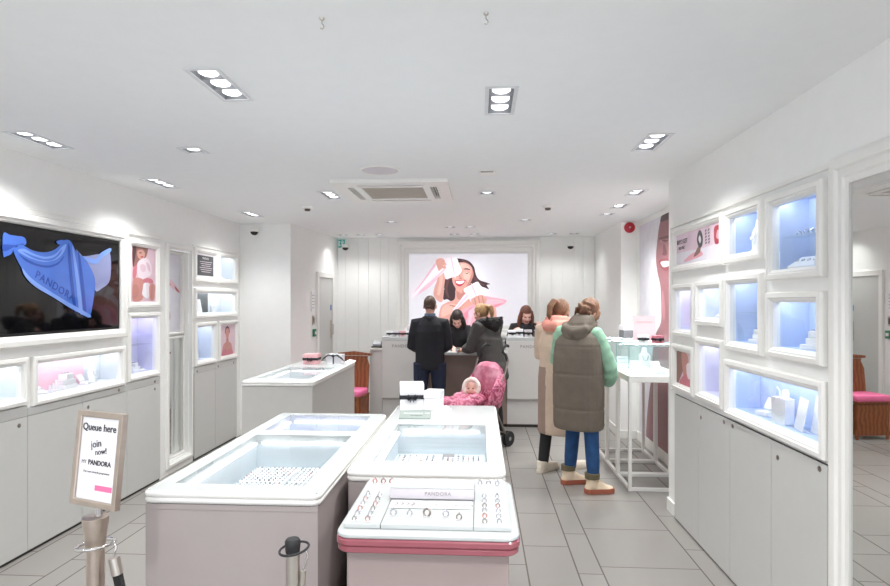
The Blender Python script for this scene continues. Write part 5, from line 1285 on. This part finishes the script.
b = MB(); cap_hair(b, HM); b.M = HM; b.ell((0, -.115, .06), (.035, .035, .035)); b.tube([(0, -.12, .065), (0, -.165, .04), (0, -.165, -.04), (0, -.14, -.11)], [.028, .036, .032, .012], 12); b.M = None
me = remesh(b, .007, 2); carve_face(me, HM); me.materials.append(MATS['hair_blond']); me.name = 'hair'; link('hair', me, root)

# --- member of staff behind the lower desk, head bent
def staff(label, loc, rz, J, hair, long=True, skin='skin_pink'):
    root = thing('person', label, 'person', loc, rz)
    HM = figure(root, J, skin)
    trousers(root, J, 'leggings')
    for k in 'LR': shoe(root, J['an'+k], J['to'+k], 'black', 'rubber', .07)
    c, n, p = V(J['chest']), V(J['neck']), V(J['pelvis'])
    b = MB()
    upper(b, J, [ring(p-V((0, 0, .05)), .17, .13), ring(p+V((0, 0, .06)), .165, .12), ring(p.lerp(c, .5), .15, .11), ring(c, .175, .125), ring(c.lerp(n, .5), .17, .11), ring(c.lerp(n, .8), .12, .085), ring(n, .068, .065)], (.064, .054, .048, .038))
    blob('black_top', b, .008, 'uniform', root, 4)
    b = MB(); cap_hair(b, HM, (.084, .1, .106)); b.M = HM
    for s in (-1, 1):
        b.tube([(s*.06, .0, .06), (s*.08, .01, -.02), (s*.085, .015, -.1), (s*.08, .03, -.17), (s*.07, .04, -.22 if long else -.17)], [.03, .034, .034, .03, .014], 10)
    b.tube([(0, -.09, 0), (0, -.1, -.1), (0, -.085, -.19)], [.06, .065, .035], 12); b.M = None
    me = remesh(b, .007, 2); carve_face(me, HM, .05, .055, .06); me.materials.append(MATS[hair]); me.name = 'hair'; link('hair', me, root)
    return root
J = dict(J0, pelvis=(0, 0, .86), chest=(0, .07, 1.1), neck=(0, .13, 1.3), head=(0, .205, 1.385), turn=(.75, -.25, 0), shL=(-.15, .1, 1.25), shR=(.15, .1, 1.25), elL=(-.2, .2, 1.05), elR=(.2, .2, 1.05), wrL=(-.1, .36, 1.02), wrR=(.08, .36, 1.02),
         hdL=(.3, 1, -.2), hdR=(-.3, 1, -.2), hnL=(0, 0, -1), hnR=(0, 0, -1), hipL=(-.08, 0, .84), hipR=(.08, 0, .84))
staff('staff member with long dark hair in black, head bent, behind the lower desk', (-.33, 8.12, 0), PI+R(6), J, 'hair_dark')
J = dict(J0, pelvis=(0, 0, .88), chest=(0, .04, 1.13), neck=(0, .06, 1.34), head=(0, .11, 1.44), turn=(.42, .12, 0), shL=(-.16, .05, 1.28), shR=(.16, .05, 1.28), elL=(-.2, .12, 1.08), elR=(.24, .1, 1.06), wrL=(-.185, .2, 1.245), wrR=(.2, .22, 1.215),
         hdL=(.25, -.1, 1), hdR=(-.6, .4, .4), hnL=(.5, -1, 0), hnR=(-.2, -.5, -.6), hipL=(-.08, 0, .86), hipR=(.08, 0, .86), curl=1.1)
staff('staff member with reddish brown hair in black, behind the right tall desk', (.62, 8.07, 0), PI+R(3), J, 'hair_red')

# --- friend in the beige coat, half hidden
root = thing('person', 'person in long beige coat and coral scarf, mostly behind the woman in olive', 'person', (.74, 5.62, 0), R(-32))
J = dict(J0, pelvis=(0, 0, .9), chest=(0, .01, 1.19), neck=(0, .03, 1.41), head=(0, .09, 1.52), turn=(.45, -.15, 0), elL=(-.2, .06, 1.1), elR=(.22, .1, 1.1), wrL=(-.14, .24, 1.08), wrR=(.14, .28, 1.05), shL=(-.165, .02, 1.35), shR=(.165, .02, 1.35),
         anL=(-.1, -.1, .09), anR=(.1, .12, .09), toL=(-.08, .05, .03), toR=(.14, .26, .03), knL=(-.1, .0, .48), knR=(.1, .1, .48), hs=.95)
HM = figure(root, J)
trousers(root, J, 'leggings', (.09, .075, .06, .055, .05))
for k in 'LR': shoe(root, J['an'+k], J['to'+k], 'sneaker', 'sneaker', .085, .05, name='sneaker')
b = MB()
upper(b, J, [ring((0, .03, .36), .2, .17), ring((0, .03, .4), .205, .175), ring((0, .02, .65), .2, .165), ring((0, .01, .9), .195, .15), ring((0, .01, 1.05), .18, .135), ring((0, .01, 1.2), .19, .14), ring((0, .02, 1.32), .18, .12), ring((0, .03, 1.38), .13, .1), ring((0, .03, 1.42), .08, .08)], (.08, .07, .062, .05))
o = blob('coat', b, .0085, ['beige_coat', 'taupe'], root, 5, lambda c: 1 if c.z < 1.0 and c.x < -.06 and c.y < .02 else 0)
b = MB(); b.tube([(-.09, .1, 1.4), (-.12, .01, 1.4), (-.06, -.09, 1.39), (.04, -.1, 1.39), (.11, -.01, 1.4), (.09, .1, 1.4)], [.04, .05, .055, .055, .05, .04], 12); b.tube([(-.08, .1, 1.44), (-.09, .0, 1.45), (0, -.075, 1.45), (.09, 0, 1.45), (.08, .1, 1.44)], [.025, .04, .045, .04, .025], 12)
blob('scarf', b, .0075, 'coral', root, 3)
b = MB(); cap_hair(b, HM); b.M = HM; b.tube([(0, -.11, .05), (-.01, -.155, .05), (-.02, -.18, -.02), (-.02, -.16, -.11), (-.01, -.13, -.15)], [.032, .034, .034, .026, .01], 12)
for s in (-1, 1): b.tube([(s*.07, .0, .03), (s*.082, -.01, -.03), (s*.07, -.03, -.09)], [.025, .024, .014], 8)
b.M = None; me = remesh(b, .007, 2); carve_face(me, HM); me.materials.append(MATS['hair_mid']); me.name = 'hair'; link('hair', me, root)

# --- woman in the long olive padded gilet
root = thing('person', 'woman in long olive padded gilet, mint sleeves and blue jeans at the glass cases', 'person', (.855, 5.13, 0), R(-30))
J = dict(J0, pelvis=(0, -.01, .88), chest=(0, .0, 1.17), neck=(.03, .05, 1.41), head=(.06, .12, 1.525), turn=(.5, -.3, .12), shL=(-.145, .0, 1.335), shR=(.15, .03, 1.325), elL=(-.235, .1, 1.1), elR=(.25, .09, 1.06), wrL=(-.1, .3, 1.03), wrR=(.19, .24, .9),
         hdL=(.3, 1, -.1), hdR=(-.3, .6, .25), hnL=(1, 0, -.3), hnR=(-1, 0, -.2), hipL=(-.085, 0, .84), hipR=(.09, -.01, .84), knL=(-.07, .06, .48), knR=(.12, .0, .48), anL=(-.1, .06, .09), anR=(.165, -.07, .09), toL=(-.02, .14, .03), toR=(.235, -.01, .03), hs=.98, curl=.9)
HM = figure(root, J)
trousers(root, J, 'denim_blue', (.094, .08, .064, .058, .05), name='jeans', hem=.88)
for k in 'LR': shoe(root, J['an'+k], J['to'+k], 'boot', 'sole', .125, .052, 'cuff', name='boot')
b = MB(); 
for k in 'LR':
    sh, el, wr = V(J['sh'+k]), V(J['el'+k]), V(J['wr'+k])
    pts, rr = [], []
    for i in range(15):
        t = i/14; p = sh.lerp(el, t*2) if t < .5 else el.lerp(wr, t*2-1); pts.append(p); rr.append((.078-.022*t)+(.005 if i % 2 else -.003)+(.012 if 8 < i < 13 else 0))
    b.tube(pts, rr, 14)
b.loft([ring((0, 0, 1.0), .13, .1), ring((0, 0, 1.2), .15, .11), ring((0, .02, 1.33), .15, .1), ring((0, .04, 1.4), .08, .07)])
for k in 'LR': sh = V(J['sh'+k]); b.tube([(sh.x*.4, sh.y+.01, sh.z+.025), sh+V((0, 0, .004)), sh.lerp(V(J['el'+k]), .15)], [.08, .081, .078], 14)
blob('mint_jumper', b, .0085, 'mint', root, 3)
b = MB(); rr = []
# quilted rows: seams pinch the trunk
for z, w, d_, cy in ((.515, .2, .15, .012), (.525, .213, .162, .012), (.56, .22, .168, .012), (.685, .222, .17, .01), (.7, .216, .164, .01), (.715, .222, .17, .01), (.85, .224, .17, .006), (.985, .222, .166, .0), (1.0, .217, .161, .0), (1.015, .221, .165, 0), (1.14, .217, .16, 0), (1.225, .211, .152, .004), (1.24, .205, .147, .005), (1.255, .208, .149, .007), (1.32, .188, .132, .02), (1.37, .152, .112, .035), (1.41, .105, .095, .045), (1.44, .085, .085, .05)):
    rr.append(ring((0, cy, z), w, d_, 28, pw=2.3))
b.loft(rr)
blob('gilet', b, .008, 'olive', root, 2)
b = MB()
b.tube([(-.1, .13, 1.43), (-.125, .03, 1.41), (-.085, -.065, 1.38), (0, -.1, 1.35), (.085, -.06, 1.38), (.125, .04, 1.41), (.1, .14, 1.43)], [.03, .038, .046, .052, .046, .038, .03], 14)
b.loft([ring((0, -.085, 1.27), .05, .03), ring((0, -.08, 1.31), .10, .05), ring((0, -.06, 1.36), .125, .07), ring((0, -.02, 1.41), .125, .09)])
b.loft([ring((0.01, .0, 1.39), .128, .1), ring((0.02, .015, 1.44), .122, .098), ring((.03, .035, 1.485), .102, .085), ring((.036, .045, 1.51), .08, .068)])
blob('hood', b, .008, 'olive', root, 3)
b = MB(); cap_hair(b, HM, (.085, .1, .104)); b.M = HM
for i in range(26):
    a = random.uniform(-2.6, -.5); z = random.uniform(-.04, .1); q = math.sqrt(max(.05, 1-(z/.11)**2)); x, y = .083*q*math.cos(a), -.022+.1*q*math.sin(a)
    b.tube([(x*.9, y*.9, z), (x*1.18, y*1.12, z-.01), (x*1.12, y*1.05, z-.05)], [.02, .016, .006], 7)
for s in (-1, 1): b.tube([(s*.075, .02, .03), (s*.09, .01, -.03), (s*.08, -.02, -.1)], [.026, .027, .014], 8)
b.M = None; me = remesh(b, .0065, 2); carve_face(me, HM, .05); me.materials.append(MATS['hair_mid']); me.name = 'hair'; link('hair', me, root)

# ------------------------------------------------------------------ stroller with baby
SRZ = R(140)
root = thing('stroller', 'pink patterned stroller with black handles parked before the service desk', 'stroller', (-.07, 6.46, 0), SRZ)
b = MB()
b.loft([ring((0, -.26, .42), .17, .05), ring((0, -.2, .46), .2, .09), ring((0, -.22, .6), .215, .085), ring((0, -.28, .74), .2, .075), ring((0, -.315, .85), .165, .06), ring((0, -.325, .89), .11, .04)])
for s in (-1, 1):
    b.loft([ring((s*.2, -.12, .45), .03, .12), ring((s*.215, -.12, .56), .035, .13), ring((s*.21, -.2, .7), .032, .11), ring((s*.18, -.27, .8), .03, .06)])
b.ell((0, .0, .45), (.19, .25, .06)); o = blob('seat', b, .011, 'stroller', root, 5)
b = MB()
b.loft([ring((0, -.2, .58), .19, .05, py=.6), ring((0, -.22, .67), .205, .07, py=.6), ring((0, -.24, .77), .2, .085, py=.5), ring((0, -.26, .855), .175, .09, py=.45), ring((0, -.28, .91), .13, .07, py=.35), ring((0, -.29, .935), .07, .04, py=.2)])
blob('hood', b, .01, 'hoodpink', root, 5)
b = MB()
b.ell((0, .2, .525), (.19, .3, .085), rot=(R(-3), 0, 0), n=24, m=16); b.ell((0, .43, .52), (.17, .12, .1), n=20, m=14); b.ell((0, .02, .55), (.17, .12, .07))
blob('footmuff', b, .011, 'stroller', root, 5)
for s in (-1, 1):
    b = MB(); b.tube([(s*.215, .33, .08), (s*.22, .05, .38), (s*.225, -.2, .68), (s*.225, -.3, .86), (s*.22, -.34, .97)], .011, 10); b.build('frame_tube', 'lockm', root, smooth=60)
    b = MB(); b.tube([(s*.21, -.34, .95), (s*.18, -.355, 1.01), (s*.16, -.32, 1.05), (s*.15, -.34, 1.1), (s*.145, -.4, 1.125), (s*.14, -.45, 1.11)], [.014, .016, .016, .016, .018, .016], 10); b.build('handle', 'rubber', root, smooth=60)
    b = MB(); b.tube([(s*.225, -.22, .7), (s*.235, -.12, .4), (s*.24, -.3, .09)], .01, 10); b.build('rear_leg', 'lockm', root, smooth=60)
    for y, nm, r_ in ((.36, 'front_wheel', .075), (-.32, 'rear_wheel', .085)):
        for q in (-1, 1):
            cx = s*.235+q*.018
            b = MB(); b.M = Matrix.Translation((cx, y, r_)) @ Matrix.Rotation(PI/2, 4, 'Y'); b.lathe([(.02, -.009), (r_*.7, -.01), (r_*.95, -.011), (r_, -.006), (r_, .006), (r_*.95, .011), (r_*.7, .01), (.02, .009)], n=28)
            w = b.build(nm, 'rubber', root, smooth=40)
            b = MB(); b.M = Matrix.Translation((cx, y, r_)) @ Matrix.Rotation(PI/2, 4, 'Y'); b.lathe([(.0001, -.013), (.022, -.0115), (.022, .0115), (.0001, .013)], n=16); b.build('hub', 'housing', w, smooth=40)
b = MB(); b.tube([(-.2, -.3, .15), (.2, -.3, .15)], .009, 8); b.tube([(-.2, .3, .12), (.2, .3, .12)], .009, 8); b.build('axle', 'lockm', root, smooth=60)
b = MB(); b.loft([ring((0, -.1, .2), .15, .16), ring((0, -.1, .3), .18, .2), ring((0, -.1, .34), .185, .21)]); blob('basket', b, .012, 'stroller', root, 3)
# baby
bl_ = Matrix.Translation((-.07, 6.46, 0)) @ Matrix.Rotation(SRZ, 4, 'Z') @ V((0, .0, .545))
root = thing('baby', 'baby in a white fur-trimmed hood lying in the pink stroller', 'baby', tuple(bl_), SRZ)
b = MB(); HM = head_matrix((0.02, .01, .115), -.1, .55, 0, .88)
b.M = HM; b.ell((0, -.014, .022), (.08, .093, .098), n=20, m=14); b.ell((0, .022, -.025), (.066, .062, .075), n=20, m=14); b.ell((0, .084, -.022), (.011, .012, .009)); b.ell((0, .078, -.055), (.016, .01, .007)); b.ell((0, .06, -.078), (.024, .022, .016))
for s in (-1, 1): b.ell((s*.038, .056, -.038), (.03, .026, .026))
b.M = None
b.loft([ring((0, .2, .01), .08, .05), ring((0, .15, .03), .095, .06), ring((0, .08, .05), .1, .06), ring((.02, .01, .06), .07, .05)])
for s in (-1, 1):
    b.tube([(s*.07, .05, .03), (s*.12, .12, .03), (s*.1, .2, .04)], [.03, .027, .02], 10); b.tube([(s*.04, .18, .0), (s*.06, .28, .02), (s*.06, .36, .0)], [.04, .035, .025], 10)
    add_hand(b, (s*.1, .2, .04), (-s*.5, 1, -.1), (0, 0, -1), s, .8, .5)
me = remesh(b, .0045, 3); me.name = 'body'
for m in ('skin_pink', 'lips', 'eye'): me.materials.append(MATS[m])
inv = HM.inverted()
for p in me.polygons:
    c = inv @ p.center
    if abs(c.x) < .015 and .07 < c.y and -.064 < c.z < -.05: p.material_index = 1
bm = bmesh.new(); bm.from_mesh(me); e = MB(); e.M = HM
for s in (-1, 1): e.ell((s*.028, .077, .0), (.0105, .008, .0065), n=10, m=8)
for f in e.f:
    nf = bm.faces.new([bm.verts.new(e.v[i]) for i in f]); nf.material_index = 2; nf.smooth = True
bm.to_mesh(me); bm.free(); link('body', me, root)
b = MB(); b.M = HM
n = 24; ringp = [(.092*math.cos(2*PI*k/n), .035, .012+.1*math.sin(2*PI*k/n)) for k in range(n)]
b.tube(ringp, [.028+.008*random.random() for k in range(n)], 10, close=True)
b.M = None; blob('fur_trim', b, .006, 'fur_white', root, 1)
b = MB(); b.M = HM; b.ell((0, -.03, .015), (.1, .09, .112), n=20, m=14); b.M = None
me = remesh(b, .007, 2); carve_face(me, HM, .015, .2, .2); me.materials.append(MATS['stroller']); me.name = 'hood'; link('hood', me, root)
b = MB(); b.loft([ring((0, .22, .015), .1, .07), ring((0, .15, .035), .115, .08), ring((0, .08, .055), .12, .078), ring((.015, .025, .06), .085, .06)])
for s in (-1, 1): b.tube([(s*.07, .05, .035), (s*.125, .12, .035), (s*.105, .19, .042)], [.042, .038, .03], 10)
blob('snowsuit', b, .007, 'hoodpink', root, 4)

# ------------------------------------------------------------------ light and camera
w = bpy.data.worlds.new('world'); SC.world = w; w.use_nodes = True
w.node_tree.nodes['Background'].inputs[0].default_value = lin((236, 240, 248)); w.node_tree.nodes['Background'].inputs[1].default_value = WORLD
cam = bpy.data.cameras.new('camera'); cam.sensor_width = 36; cam.lens = 580/890*36; cam.shift_y = 9/890; cam.clip_start = .05
co = bpy.data.objects.new('camera', cam); COL.objects.link(co); co.location = (0, 0, 1.62); co.rotation_euler = (PI/2, 0, math.atan(35/580))
SC.camera = co
vs = SC.view_settings; vs.view_transform = 'Standard'; vs.look = 'None'; vs.gamma = 1; vs.use_curve_mapping = False; vs.exposure = EXPO
SC.cycles.use_denoising = True; SC.cycles.max_bounces = 10; SC.cycles.diffuse_bounces = 6; SC.cycles.transparent_max_bounces = 16
SC.cycles.caustics_reflective = False; SC.cycles.caustics_refractive = False; SC.cycles.sample_clamp_indirect = 6
